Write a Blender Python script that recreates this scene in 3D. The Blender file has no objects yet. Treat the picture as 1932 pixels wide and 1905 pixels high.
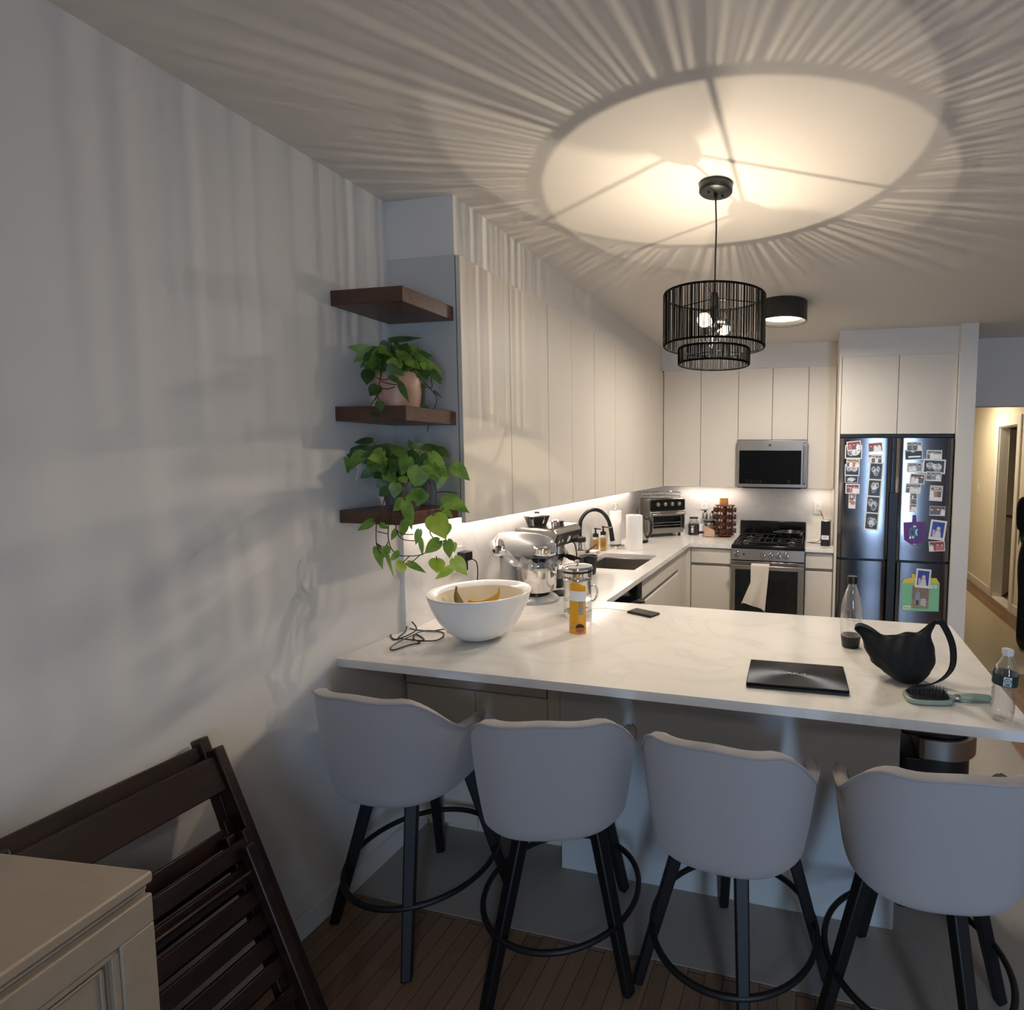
P_BULB = (13.5, 13.5); P_FLUSH = 22.; P_UC = 5.; P_HALL = 15.; P_SKY = 28; P_FILL = 7; EXPO = 0.42
import bpy, bmesh, math, random
from mathutils import Vector, Matrix
S = bpy.context.scene
COL = S.collection
R = math.radians
rnd = random.Random(7)

# ------------------------------------------------------------------ camera numbers
CX, CY, CZ = 1.6601, -1.6297, 1.6504
YAW, PITCH, ROLL = 0.2306, -0.0797, 0.0071
FPX, PPX, PPY = 1049.94, 1285.3, 946.5
W, HH = 1932, 1905
fw = Vector((-math.sin(YAW)*math.cos(PITCH), math.cos(YAW)*math.cos(PITCH), math.sin(PITCH)))
rt = Vector((math.cos(YAW), math.sin(YAW), 0))
up = rt.cross(fw)
rt, up = rt*math.cos(ROLL)+up*math.sin(ROLL), up*math.cos(ROLL)-rt*math.sin(ROLL)
CAM = Vector((CX, CY, CZ))

def at(px, py, ax, val):
    """world point seen at photo pixel (px,py) on the plane x/y/z = val"""
    r = fw + rt*((px-PPX)/FPX) - up*((py-PPY)/FPX)
    i = 'xyz'.index(ax)
    return CAM + r*((val-CAM[i])/r[i])

# ------------------------------------------------------------------ helpers
def lin(h):
    h = h.lstrip('#')
    o = []
    for i in (0, 2, 4):
        c = int(h[i:i+2], 16)/255
        o.append(c/12.92 if c <= .04045 else ((c+.055)/1.055)**2.4)
    return (*o, 1)

def mat(name, color, rough=.5, metal=0., spec=.5, bump=0., bscale=80., var=0., vscale=6., stretch=None, sheen=0, emis=None, estr=0, coat=0, aniso=0):
    m = bpy.data.materials.new(name)
    m.use_nodes = True
    nt = m.node_tree
    b = nt.nodes['Principled BSDF']
    c = lin(color) if isinstance(color, str) else (*color[:3], 1)
    b.inputs['Base Color'].default_value = c
    b.inputs['Roughness'].default_value = rough
    b.inputs['Metallic'].default_value = metal
    b.inputs['Specular IOR Level'].default_value = spec
    if sheen: b.inputs['Sheen Weight'].default_value = sheen
    if coat: b.inputs['Coat Weight'].default_value = coat
    if aniso: b.inputs['Anisotropic'].default_value = aniso
    if emis:
        b.inputs['Emission Color'].default_value = lin(emis)
        b.inputs['Emission Strength'].default_value = estr
    tc = nt.nodes.new('ShaderNodeTexCoord')
    mp = nt.nodes.new('ShaderNodeMapping')
    nt.links.new(tc.outputs['Object'], mp.inputs['Vector'])
    if stretch: mp.inputs['Scale'].default_value = stretch
    if var or not bump:
        n = nt.nodes.new('ShaderNodeTexNoise')
        n.inputs['Scale'].default_value = vscale
        n.inputs['Detail'].default_value = 6
        nt.links.new(mp.outputs['Vector'], n.inputs['Vector'])
        mx = nt.nodes.new('ShaderNodeMix'); mx.data_type = 'RGBA'
        v = var or .03
        mx.inputs[6].default_value = tuple(min(1, x*(1+v)) for x in c[:3])+(1,)
        mx.inputs[7].default_value = tuple(x*(1-v) for x in c[:3])+(1,)
        nt.links.new(n.outputs['Fac'], mx.inputs[0])
        nt.links.new(mx.outputs[2], b.inputs['Base Color'])
    if bump:
        n = nt.nodes.new('ShaderNodeTexNoise')
        n.inputs['Scale'].default_value = bscale
        n.inputs['Detail'].default_value = 4
        nt.links.new(mp.outputs['Vector'], n.inputs['Vector'])
        bp = nt.nodes.new('ShaderNodeBump')
        bp.inputs['Strength'].default_value = bump
        bp.inputs['Distance'].default_value = .002
        nt.links.new(n.outputs['Fac'], bp.inputs['Height'])
        nt.links.new(bp.outputs['Normal'], b.inputs['Normal'])
    return m

def glass(name, tint='#ffffff', gl=.12, rough=.02, body=0., bodycol='#ffffff'):
    """thin clear wall: see-through, with a mirror-like gloss that grows at grazing angles"""
    m = bpy.data.materials.new(name); m.use_nodes = True
    nt = m.node_tree; nt.nodes.clear()
    out = nt.nodes.new('ShaderNodeOutputMaterial')
    tr = nt.nodes.new('ShaderNodeBsdfTransparent'); tr.inputs[0].default_value = lin(tint)
    gs = nt.nodes.new('ShaderNodeBsdfGlossy'); gs.inputs['Roughness'].default_value = rough
    lw = nt.nodes.new('ShaderNodeLayerWeight'); lw.inputs[0].default_value = gl+.25
    mu = nt.nodes.new('ShaderNodeMath'); mu.operation = 'MULTIPLY_ADD'
    nz = nt.nodes.new('ShaderNodeTexNoise'); nz.inputs['Scale'].default_value = 30
    bp = nt.nodes.new('ShaderNodeBump'); bp.inputs['Strength'].default_value = .06
    nt.links.new(nz.outputs['Fac'], bp.inputs['Height'])
    nt.links.new(bp.outputs['Normal'], gs.inputs['Normal'])
    nt.links.new(lw.outputs['Facing'], mu.inputs[0]); mu.inputs[1].default_value = .6; mu.inputs[2].default_value = gl*.5
    mx = nt.nodes.new('ShaderNodeMixShader')
    nt.links.new(mu.outputs[0], mx.inputs[0])
    nt.links.new(tr.outputs[0], mx.inputs[1]); nt.links.new(gs.outputs[0], mx.inputs[2])
    if body:
        df = nt.nodes.new('ShaderNodeBsdfDiffuse'); df.inputs[0].default_value = lin(bodycol)
        m2 = nt.nodes.new('ShaderNodeMixShader'); m2.inputs[0].default_value = body
        nt.links.new(mx.outputs[0], m2.inputs[1]); nt.links.new(df.outputs[0], m2.inputs[2])
        nt.links.new(m2.outputs[0], out.inputs[0])
    else:
        nt.links.new(mx.outputs[0], out.inputs[0])
    return m

def bulbglass(name):
    m = glass(name, '#fff3dc', .1); nt = m.node_tree; out = nt.nodes['Material Output']; src = out.inputs[0].links[0].from_socket
    e = nt.nodes.new('ShaderNodeEmission'); e.inputs[0].default_value = lin('#ffe6c4'); e.inputs[1].default_value = 14
    x = nt.nodes.new('ShaderNodeMixShader'); x.inputs[0].default_value = .3
    nt.links.new(src, x.inputs[1]); nt.links.new(e.outputs[0], x.inputs[2]); nt.links.new(x.outputs[0], out.inputs[0])
    return m

def emit(name, color, s):
    m = bpy.data.materials.new(name); m.use_nodes = True
    nt = m.node_tree; nt.nodes.clear()
    out = nt.nodes.new('ShaderNodeOutputMaterial'); e = nt.nodes.new('ShaderNodeEmission')
    e.inputs[0].default_value = lin(color); e.inputs[1].default_value = s
    nt.links.new(e.outputs[0], out.inputs[0])
    return m

class MB:
    def __init__(s, M=None):
        s.v = []; s.f = []; s.mi = []; s.M = M or Matrix()
    def add(s, vs, fs, m=0):
        o = len(s.v)
        s.v += [s.M @ Vector(p) for p in vs]
        s.f += [tuple(i+o for i in f) for f in fs]; s.mi += [m]*len(fs)
        return s
    def box(s, x0, x1, y0, y1, z0, z1, m=0):
        vs = [(x0,y0,z0),(x1,y0,z0),(x1,y1,z0),(x0,y1,z0),(x0,y0,z1),(x1,y0,z1),(x1,y1,z1),(x0,y1,z1)]
        return s.add(vs, [(3,2,1,0),(4,5,6,7),(0,1,5,4),(1,2,6,5),(2,3,7,6),(3,0,4,7)], m)
    def bar(s, a, b, w, h, m=0, upv=(0,0,1), w2=None, h2=None):
        a = Vector(a); b = Vector(b); d = (b-a).normalized()
        u = Vector(upv)
        if abs(d.dot(u)) > .98: u = Vector((0,1,0))
        r_ = d.cross(u).normalized(); u = r_.cross(d)
        vs = []
        for p, ww, hh in ((a,w,h),(b,w2 or w,h2 or h)):
            vs += [p-r_*ww/2-u*hh/2, p+r_*ww/2-u*hh/2, p+r_*ww/2+u*hh/2, p-r_*ww/2+u*hh/2]
        return s.add(vs, [(3,2,1,0),(4,5,6,7),(0,1,5,4),(1,2,6,5),(2,3,7,6),(3,0,4,7)], m)
    def tube(s, pts, r, n=8, closed=False, m=0, caps=True):
        pts = [Vector(p) for p in pts]; N = len(pts)
        rs = r if isinstance(r, (list, tuple)) else [r]*N
        vs = []; prev = None
        for i, p in enumerate(pts):
            if closed: d = pts[(i+1) % N]-pts[i-1]
            else: d = pts[min(i+1, N-1)]-pts[max(i-1, 0)]
            d = d.normalized() if d.length > 1e-9 else Vector((0,0,1))
            if prev is None:
                a = d.orthogonal().normalized()
            else:
                a = prev-d*prev.dot(d)
                a = a.normalized() if a.length > 1e-6 else d.orthogonal().normalized()
            prev = a; b = d.cross(a)
            for k in range(n):
                t = 2*math.pi*k/n
                vs.append(p+(a*math.cos(t)+b*math.sin(t))*rs[i])
        fs = []
        for i in range(N if closed else N-1):
            j = (i+1) % N
            for k in range(n):
                l = (k+1) % n
                fs.append((i*n+k, i*n+l, j*n+l, j*n+k))
        if caps and not closed:
            fs.append(tuple(reversed(range(n)))); fs.append(tuple(range((N-1)*n, N*n)))
        return s.add(vs, fs, m)
    def cyl(s, a, b, r0, r1=None, n=24, m=0):
        return s.tube([a, b], [r0, r0 if r1 is None else r1], n, m=m)
    def lathe(s, prof, n=32, c=(0,0,0), m=0, sx=1., sy=1.):
        c = Vector(c); vs = []; idx = []
        for r, z in prof:
            if r < 1e-6:
                idx.append([len(vs)]); vs.append(c+Vector((0,0,z)))
            else:
                idx.append(list(range(len(vs), len(vs)+n)))
                vs += [c+Vector((sx*r*math.cos(2*math.pi*k/n), sy*r*math.sin(2*math.pi*k/n), z)) for k in range(n)]
        fs = []
        for A, B in zip(idx, idx[1:]):
            for k in range(n):
                l = (k+1) % n
                if len(A) == 1 and len(B) == 1: continue
                if len(A) == 1: fs.append((A[0], B[l], B[k]))
                elif len(B) == 1: fs.append((A[k], A[l], B[0]))
                else: fs.append((A[k], A[l], B[l], B[k]))
        return s.add(vs, fs, m)
    def grid(s, fn, nu, nv, m=0, cu=False, cv=False):
        vs = [fn(i/nu, j/nv) for j in range(nv if cv else nv+1) for i in range(nu if cu else nu+1)]
        wu = nu if cu else nu+1; wv = nv if cv else nv+1
        fs = []
        for j in range(nv):
            for i in range(nu):
                a, b = i, (i+1) % wu; c, d = j, (j+1) % wv
                fs.append((c*wu+a, c*wu+b, d*wu+b, d*wu+a))
        return s.add(vs, fs, m)
    def prism(s, poly, d, m=0):
        """poly: list of 3-D points in a plane, pushed along vector d"""
        d = Vector(d); n = len(poly)
        vs = [Vector(p) for p in poly]+[Vector(p)+d for p in poly]
        fs = [tuple(reversed(range(n))), tuple(range(n, 2*n))]+[(i, (i+1) % n, (i+1) % n+n, i+n) for i in range(n)]
        return s.add(vs, fs, m)
    def build(s, name, mats, parent=None, bevel=0, seg=2, sub=0, solid=0, smooth=True, ang=38, loc=None, fix=True):
        me = bpy.data.meshes.new(name)
        me.from_pydata([tuple(p) for p in s.v], [], s.f)
        mats = mats if isinstance(mats, (list, tuple)) else [mats]
        for m in mats: me.materials.append(m)
        me.polygons.foreach_set('material_index', s.mi)
        if smooth:
            me.polygons.foreach_set('use_smooth', [True]*len(me.polygons))
        if fix:
            bm = bmesh.new(); bm.from_mesh(me); bmesh.ops.recalc_face_normals(bm, faces=bm.faces); bm.to_mesh(me); bm.free()
        if smooth:
            me.set_sharp_from_angle(angle=R(ang))
        me.update()
        o = bpy.data.objects.new(name, me); COL.objects.link(o)
        if parent: o.parent = parent
        if loc: o.location = loc
        if solid:
            q = o.modifiers.new('Solid', 'SOLIDIFY'); q.thickness = solid; q.offset = 0
        if sub:
            q = o.modifiers.new('Sub', 'SUBSURF'); q.levels = sub; q.render_levels = sub
        if bevel:
            q = o.modifiers.new('Bevel', 'BEVEL'); q.width = bevel; q.segments = seg; q.limit_method = 'ANGLE'; q.angle_limit = R(40)
            q.harden_normals = False
        return o

def tag(o, label=None, cat=None, group=None, kind=None):
    if label: o['label'] = label
    if cat: o['category'] = cat
    if group: o['group'] = group
    if kind: o['kind'] = kind
    return o

def thing(name, label, cat, loc=(0,0,0), rz=0, group=None, rot=None):
    o = bpy.data.objects.new(name, None); COL.objects.link(o)
    o.location = loc; o.rotation_euler = rot or (0,0,rz)
    o.empty_display_size = .05
    return tag(o, label, cat, group)

def struct(mb, name, m, **k):
    return tag(mb.build(name, m, **k), kind='structure')

def clone(o, parent=None):
    c = o.copy(); COL.objects.link(c)
    c.parent = parent
    for ch in list(o.children): clone(ch, c)
    return c

def text_mesh(body, size, m, name, parent=None, M=None, depth=.0004, align='CENTER', xs=1.):
    cu = bpy.data.curves.new(name, 'FONT'); cu.body = body; cu.size = size; cu.extrude = depth
    cu.align_x = align; cu.align_y = 'CENTER'; cu.resolution_u = 2
    t = bpy.data.objects.new(name, cu); COL.objects.link(t)
    bpy.context.view_layer.update()
    me = bpy.data.meshes.new_from_object(t.evaluated_get(bpy.context.evaluated_depsgraph_get()))
    bpy.data.objects.remove(t); bpy.data.curves.remove(cu)
    me.materials.clear(); me.materials.append(m)
    if xs != 1: me.transform(Matrix.Diagonal((xs,1,1,1)))
    if M: me.transform(M)
    o = bpy.data.objects.new(name, me); COL.objects.link(o)
    if parent: o.parent = parent
    return o

def smoothpath(pts, k=6, closed=False):
    P = [Vector(p) for p in pts]; n = len(P); out = []
    rng = range(n if closed else n-1)
    for i in rng:
        if closed: a, b, c, d = P[i-1], P[i], P[(i+1) % n], P[(i+2) % n]
        else: a, b, c, d = P[max(i-1,0)], P[i], P[i+1], P[min(i+2,n-1)]
        for j in range(k):
            t = j/k
            out.append(.5*((2*b)+(c-a)*t+(2*a-5*b+4*c-d)*t*t+(3*b-a-3*c+d)*t**3))
    if not closed: out.append(P[-1])
    return out

# ------------------------------------------------------------------ materials
def wood_floor():
    m = mat('oak_strip_floor', '#8a6a4c', .42)
    nt = m.node_tree; b = nt.nodes['Principled BSDF']
    tc = nt.nodes.new('ShaderNodeTexCoord'); mp = nt.nodes.new('ShaderNodeMapping')
    mp.inputs['Rotation'].default_value = (0,0,R(90))
    nt.links.new(tc.outputs['Object'], mp.inputs[0])
    br = nt.nodes.new('ShaderNodeTexBrick')
    br.inputs['Scale'].default_value = 1; br.inputs['Brick Width'].default_value = .9; br.inputs['Row Height'].default_value = .057
    br.inputs['Mortar Size'].default_value = .0013; br.offset = .37
    br.inputs['Color1'].default_value = lin('#93745a'); br.inputs['Color2'].default_value = lin('#7c6049'); br.inputs['Mortar'].default_value = lin('#33241a')
    nt.links.new(mp.outputs[0], br.inputs[0])
    nz = nt.nodes.new('ShaderNodeTexNoise'); nz.inputs['Scale'].default_value = 6; nz.inputs['Detail'].default_value = 8
    m2 = nt.nodes.new('ShaderNodeMapping'); m2.inputs['Scale'].default_value = (14,1,1)
    nt.links.new(tc.outputs['Object'], m2.inputs[0]); nt.links.new(m2.outputs[0], nz.inputs[0])
    mx = nt.nodes.new('ShaderNodeMix'); mx.data_type = 'RGBA'; mx.blend_type = 'MULTIPLY'; mx.inputs[0].default_value = .5
    cr = nt.nodes.new('ShaderNodeValToRGB'); cr.color_ramp.elements[0].position = .3; cr.color_ramp.elements[0].color = (.55,.5,.46,1); cr.color_ramp.elements[1].position = .7
    nt.links.new(nz.outputs['Fac'], cr.inputs[0])
    nt.links.new(br.outputs['Color'], mx.inputs[6]); nt.links.new(cr.outputs[0], mx.inputs[7])
    nt.links.new(mx.outputs[2], b.inputs['Base Color'])
    return m

def tile_floor(name, c, sz=.6):
    m = mat(name, c, .35)
    nt = m.node_tree; b = nt.nodes['Principled BSDF']
    tc = nt.nodes.new('ShaderNodeTexCoord')
    br = nt.nodes.new('ShaderNodeTexBrick'); br.inputs['Scale'].default_value = 1
    br.inputs['Brick Width'].default_value = sz; br.inputs['Row Height'].default_value = sz*.5; br.inputs['Mortar Size'].default_value = .0012
    k = lin(c)
    br.inputs['Color1'].default_value = k; br.inputs['Color2'].default_value = tuple(x*.95 for x in k[:3])+(1,); br.inputs['Mortar'].default_value = tuple(x*.8 for x in k[:3])+(1,)
    nt.links.new(tc.outputs['Object'], br.inputs[0]); nt.links.new(br.outputs['Color'], b.inputs['Base Color'])
    return m

def marble(name, rough=.16):
    m = mat(name, '#e9e5df', rough, spec=.5)
    nt = m.node_tree; b = nt.nodes['Principled BSDF']
    tc = nt.nodes.new('ShaderNodeTexCoord')
    n1 = nt.nodes.new('ShaderNodeTexNoise'); n1.inputs['Scale'].default_value = 2.2; n1.inputs['Detail'].default_value = 9; n1.inputs['Distortion'].default_value = 1.6
    nt.links.new(tc.outputs['Object'], n1.inputs[0])
    cr = nt.nodes.new('ShaderNodeValToRGB'); e = cr.color_ramp.elements
    e[0].position = .36; e[0].color = lin('#e6e2dc'); e[1].position = .62; e[1].color = lin('#e8e4de')
    x = e.new(.49); x.color = lin('#dedad4'); x = e.new(.46); x.color = lin('#e4e0da'); x = e.new(.52); x.color = lin('#e5e1db')
    nt.links.new(n1.outputs['Fac'], cr.inputs[0]); nt.links.new(cr.outputs[0], b.inputs['Base Color'])
    return m

def wood(name, c1, c2, rough=.4, sc=(2,2,18), scale=3.):
    m = mat(name, c1, rough)
    nt = m.node_tree; b = nt.nodes['Principled BSDF']
    tc = nt.nodes.new('ShaderNodeTexCoord'); mp = nt.nodes.new('ShaderNodeMapping'); mp.inputs['Scale'].default_value = sc
    nz = nt.nodes.new('ShaderNodeTexNoise'); nz.inputs['Scale'].default_value = scale; nz.inputs['Detail'].default_value = 7; nz.inputs['Distortion'].default_value = .6
    nt.links.new(tc.outputs['Object'], mp.inputs[0]); nt.links.new(mp.outputs[0], nz.inputs[0])
    cr = nt.nodes.new('ShaderNodeValToRGB'); cr.color_ramp.elements[0].color = lin(c1); cr.color_ramp.elements[1].color = lin(c2)
    cr.color_ramp.elements[0].position = .3; cr.color_ramp.elements[1].position = .7
    nt.links.new(nz.outputs['Fac'], cr.inputs[0]); nt.links.new(cr.outputs[0], b.inputs['Base Color'])
    return m

def leafmat(name, c1, c2):
    m = mat(name, c1, .38, var=.1)
    nt = m.node_tree; b = nt.nodes['Principled BSDF']
    tc = nt.nodes.new('ShaderNodeTexCoord'); nz = nt.nodes.new('ShaderNodeTexNoise'); nz.inputs['Scale'].default_value = 18; nz.inputs['Detail'].default_value = 3
    nt.links.new(tc.outputs['Object'], nz.inputs[0])
    cr = nt.nodes.new('ShaderNodeValToRGB'); cr.color_ramp.elements[0].color = lin(c1); cr.color_ramp.elements[1].color = lin(c2)
    cr.color_ramp.elements[0].position = .35; cr.color_ramp.elements[1].position = .68
    nt.links.new(nz.outputs['Fac'], cr.inputs[0]); nt.links.new(cr.outputs[0], b.inputs['Base Color'])
    tl = nt.nodes.new('ShaderNodeBsdfTranslucent'); mx = nt.nodes.new('ShaderNodeMixShader'); mx.inputs[0].default_value = .38
    nt.links.new(cr.outputs[0], tl.inputs[0])
    out = nt.nodes['Material Output']
    nt.links.new(b.outputs[0], mx.inputs[1]); nt.links.new(tl.outputs[0], mx.inputs[2]); nt.links.new(mx.outputs[0], out.inputs[0])
    return m

def colmat():
    m = mat('printed_paper', '#ffffff', .35)
    nt = m.node_tree; b = nt.nodes['Principled BSDF']
    a = nt.nodes.new('ShaderNodeVertexColor'); a.layer_name = 'Col'
    nt.links.new(a.outputs[0], b.inputs['Base Color'])
    return m

M = {}
M['wall'] = mat('wall_paint', '#e0dbd4', .85, bump=.12, bscale=260, var=.012)
M['ceiling'] = mat('ceiling_paint', '#dcd6cf', .9, bump=.1, bscale=200, var=.012)
M['hallwall'] = mat('hall_wall_paint', '#ded6c4', .85, bump=.1, bscale=220, var=.012)
M['white'] = mat('white_paint', '#e2dfda', .5)
M['cab'] = mat('cabinet_laminate', '#d9d0c3', .46, bump=.03, bscale=300, var=.01)
M['cabside'] = mat('cabinet_side_laminate', '#c9c6c1', .55, var=.01)
M['gap'] = mat('painted_gap_shade', '#3c3833', .8)  # dark colour stands in for the shade between cabinet doors
M['toe'] = mat('toe_kick_laminate', '#8c867e', .6)
M['panel'] = mat('peninsula_panel_laminate', '#cdd0d0', .5, var=.01)
M['marble'] = marble('white_quartz')
M['splash'] = marble('quartz_backsplash', .3)
M['wood'] = wood_floor()
M['tile'] = tile_floor('kitchen_tile', '#9d968e')
M['halltile'] = tile_floor('hall_tile', '#b3a68c', .9)
M['shelf'] = wood('walnut_shelf', '#43291d', '#5d3b2b', .4, (2,20,20), 3)
M['dwood'] = wood('dark_stained_wood', '#1c0f0a', '#2f1a11', .38, (3,14,14), 3)
M['side'] = wood('taupe_painted_wood', '#9b8c78', '#a39380', .42, (2,9,9), 3)
M['black'] = mat('black_plastic', '#0d0d0e', .42)
M['blackmet'] = mat('black_metal', '#121314', .38, spec=.5)
M['stoolleg'] = mat('black_stained_wood', '#0a0b0e', .5)
M['fabric'] = mat('pale_upholstery', '#a9a4a3', .95, bump=.35, bscale=900, var=.05, vscale=400, sheen=.25)
M['piping'] = mat('upholstery_piping', '#aaa29e', .9, bump=.2, bscale=600)
M['steel'] = mat('brushed_steel', '#a9a49d', .3, 1., bump=.08, bscale=40, stretch=(1,1,30))
M['fridge'] = mat('fridge_steel', '#78767a', .13, 1., bump=.02, bscale=30, stretch=(30,1,1))
M['chrome'] = mat('polished_chrome', '#e4e2df', .07, 1.)
M['nickel'] = mat('satin_nickel', '#b9b4ab', .28, 1.)
M['silver'] = mat('silver_enamel', '#a3a3a1', .34, .25, coat=.35)
M['dsteel'] = mat('black_stainless', '#33312f', .3, .9)
M['glassblk'] = mat('black_glass', '#04070b', .06, spec=.6)
M['enamel'] = mat('black_enamel', '#08090a', .16)
M['iron'] = mat('cast_iron', '#16171a', .55, bump=.1, bscale=300)
M['ceramic'] = mat('white_glazed_ceramic', '#e9e7e3', .16, coat=.4)
M['cream'] = mat('cream_bowl_inside', '#e8dcc6', .35)
M['pot'] = mat('blush_ceramic', '#c49a86', .42, var=.1, vscale=14)
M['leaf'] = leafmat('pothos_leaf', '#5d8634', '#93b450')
M['leafl'] = leafmat('lit_pothos_leaf', '#93b43a', '#c2d65c')  # brighter leaf copy, the LED light on low leaves put into colour
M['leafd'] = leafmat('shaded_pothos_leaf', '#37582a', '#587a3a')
M['stem'] = mat('plant_stem', '#5a6a2a', .6)
M['vine'] = mat('brown_vine', '#3a2a1c', .7)
M['soil'] = mat('potting_soil', '#1b130d', .95, bump=.8, bscale=200)
M['paper'] = mat('white_paper_towel', '#ece9e4', .95, bump=.5, bscale=300)
M['photo'] = colmat()
M['border'] = mat('photo_border_card', '#e9e6e1', .4)
M['clear'] = glass('clear_glass')
M['pet'] = glass('clear_plastic', gl=.2, body=.015, bodycol='#f2f2f2')
M['film'] = glass('crinkled_clear_plastic', gl=.3, rough=.1, body=.12, bodycol='#e8e8e8')
M['amber'] = glass('amber_soap', '#f0d078', .05, body=.35, bodycol='#d6a83e')
M['mustard'] = mat('mustard_pouch_foil', '#e0a01c', .35, var=.08, vscale=20)
M['offwhite'] = mat('off_white_plastic', '#ebe9e6', .3)
M['led'] = emit('led_diffuser', '#fff1d8', 9.)
M['strip'] = emit('led_strip', '#fff0e2', 6.)
M['towel'] = mat('cotton_towel', '#d8cfc2', .98, bump=.9, bscale=240, var=.06, vscale=60)
M['canvas'] = mat('black_nylon', '#050506', .8, bump=.4, bscale=500, sheen=.05)
M['laptop'] = mat('dark_brushed_aluminium', '#1c1f26', .34, .85, bump=.05, bscale=50)
M['green'] = mat('sage_green_plastic', '#97a898', .4)
M['lampcord'] = mat('black_thread', '#060606', .8, spec=.12)
M['flour'] = mat('pink_flour', '#dcb39a', .9, var=.08)
M['coffee'] = mat('ground_coffee', '#120a07', .9, bump=.5, bscale=300)
M['banana'] = mat('banana_skin', '#cfa136', .5, var=.15, vscale=30)
M['avocado'] = mat('overripe_banana_skin', '#6f5f22', .5, var=.4, vscale=60)
M['hair'] = mat('dark_brown_hair', '#140c08', .5, stretch=(30,30,1), var=.3)
M['skin'] = mat('skin', '#b98668', .55)
M['clothes'] = mat('black_jersey', '#08080a', .9, bump=.2, bscale=400)
M['spicewood'] = wood('cherry_wood', '#5a2414', '#7c3a20', .35, (8,8,2), 4)
M['bamboo'] = wood('bamboo', '#b98546', '#d1a066', .5, (8,8,2), 4)
M['cap'] = mat('dark_copper_lid', '#4a2a20', .4, .3)
M['spice'] = mat('brown_spice', '#7a4e30', .9, var=.4, vscale=50)
M['purple'] = mat('purple_card', '#6b3f86', .7)
M['mint'] = mat('mint_card', '#86c79c', .75)
M['yellow'] = mat('yellow_card', '#dccb62', .75)
M['labelgreen'] = mat('dark_green_label', '#1d3a30', .4)
M['teal'] = mat('teal_display_glass', '#1d4a5a', .1)
# ------------------------------------------------------------------ camera
cd = bpy.data.cameras.new('camera'); cam = bpy.data.objects.new('camera', cd); COL.objects.link(cam)
cam.matrix_world = Matrix(((rt.x, up.x, -fw.x, CX), (rt.y, up.y, -fw.y, CY), (rt.z, up.z, -fw.z, CZ), (0,0,0,1)))
cd.sensor_fit = 'HORIZONTAL'; cd.sensor_width = 36; cd.lens = 36*FPX/W
cd.shift_x = (W/2-PPX)/W; cd.shift_y = (PPY-HH/2)/W
cd.clip_start = .02; cd.clip_end = 60
S.camera = cam

# ------------------------------------------------------------------ the room
H = 2.64; YB = 3.65; DC = .323; YS = .314; CZT = .915
XR, YF, YE = 5.4, -4.4, 8.6          # right wall, wall behind the camera, end of the hall
def sbox(name, x0, x1, y0, y1, z0, z1, m, **k):
    return struct(MB().box(x0, x1, y0, y1, z0, z1), name, m, **k)
sbox('floor', -.1, XR+.1, YF-.1, YE+.1, -.1, 0, M['wood'])
sbox('floor_kitchen', 0, 2.83, .015, YB, 0, .003, M['tile'])
sbox('floor_hall', 2.83, 3.60, 3.04, YE, 0, .004, M['halltile'])
sbox('ceiling', -.1, XR+.1, YF-.1, 3.6, H, H+.1, M['ceiling'])
sbox('ceiling_hall', -.1, XR+.1, 3.6, YE+.1, 2.42, 2.52, M['ceiling'])
sbox('wall_left', -.1, 0, YF-.1, YE+.1, 0, H, M['wall'])
sbox('wall_back', 0, 2.70, YB, YB+.1, 0, H, M['wall'])
sbox('wall_right', XR, XR+.1, YF-.1, YE+.1, 0, H, M['wall'])
sbox('wall_pillar', 2.70, 2.815, 2.89, YE, 0, H, M['wall'])
sbox('wall_hall_end', 2.815, XR, YE, YE+.1, 0, H, M['hallwall'])
b = MB().box(2.815, XR, 3.47, 3.60, 2.089, H).box(3.80, XR, 3.47, 3.60, 0, 2.089)
struct(b, 'wall_header', M['wall'])
# hall right-hand wall with the laundry door opening (y 5.05-5.62)
b = MB()
b.box(3.80, 3.90, 3.60, 5.02, 0, 2.42).box(3.80, 3.90, 5.66, YE, 0, 2.42).box(3.80, 3.90, 5.02, 5.66, 2.04, 2.42)
struct(b, 'wall_hall_right', M['hallwall'])
b = MB().box(3.90, 5.2, 7.0, 7.1, 0, 2.42).box(3.90, 5.2, 4.3, 4.4, 0, 2.42).box(5.1, 5.2, 4.4, 7.0, 0, 2.42)
struct(b, 'wall_laundry', M['wall'])
b = MB()
for (ya, yb_) in ((4.93, 5.03), (5.65, 5.75)): b.box(3.782, 3.80, ya, yb_, 0, 2.13)
b.box(3.782, 3.80, 5.0305, 5.6495, 2.03, 2.13)
b.box(3.8005, 3.90, 5.021, 5.035, 0, 2.039).box(3.8005, 3.90, 5.645, 5.659, 0, 2.039).box(3.80, 3.90, 5.0355, 5.6445, 2.02, 2.039)
struct(b, 'trim_1', M['white'], bevel=.004)
struct(MB().box(3.785, 3.80, 5.75, YE, 0, .1).box(3.785, 3.80, 3.60, 4.93, 0, .1), 'baseboard_hall', M['white'], bevel=.003)
struct(MB().box(0, .013, YF, .44, 0, .085), 'baseboard_left', M['wall'], bevel=.004)
# second hall door casing nearer the opening
struct(MB().box(3.778, 3.80, 3.72, 3.80, 0, 2.06).box(3.778, 3.80, 4.62, 4.70, 0, 2.06).box(3.778, 3.80, 3.8005, 4.6195, 2.0, 2.06).box(3.79, 3.80, 3.80, 4.62, .01, 1.9995), 'door_2', M['white'], bevel=.003)
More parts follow.
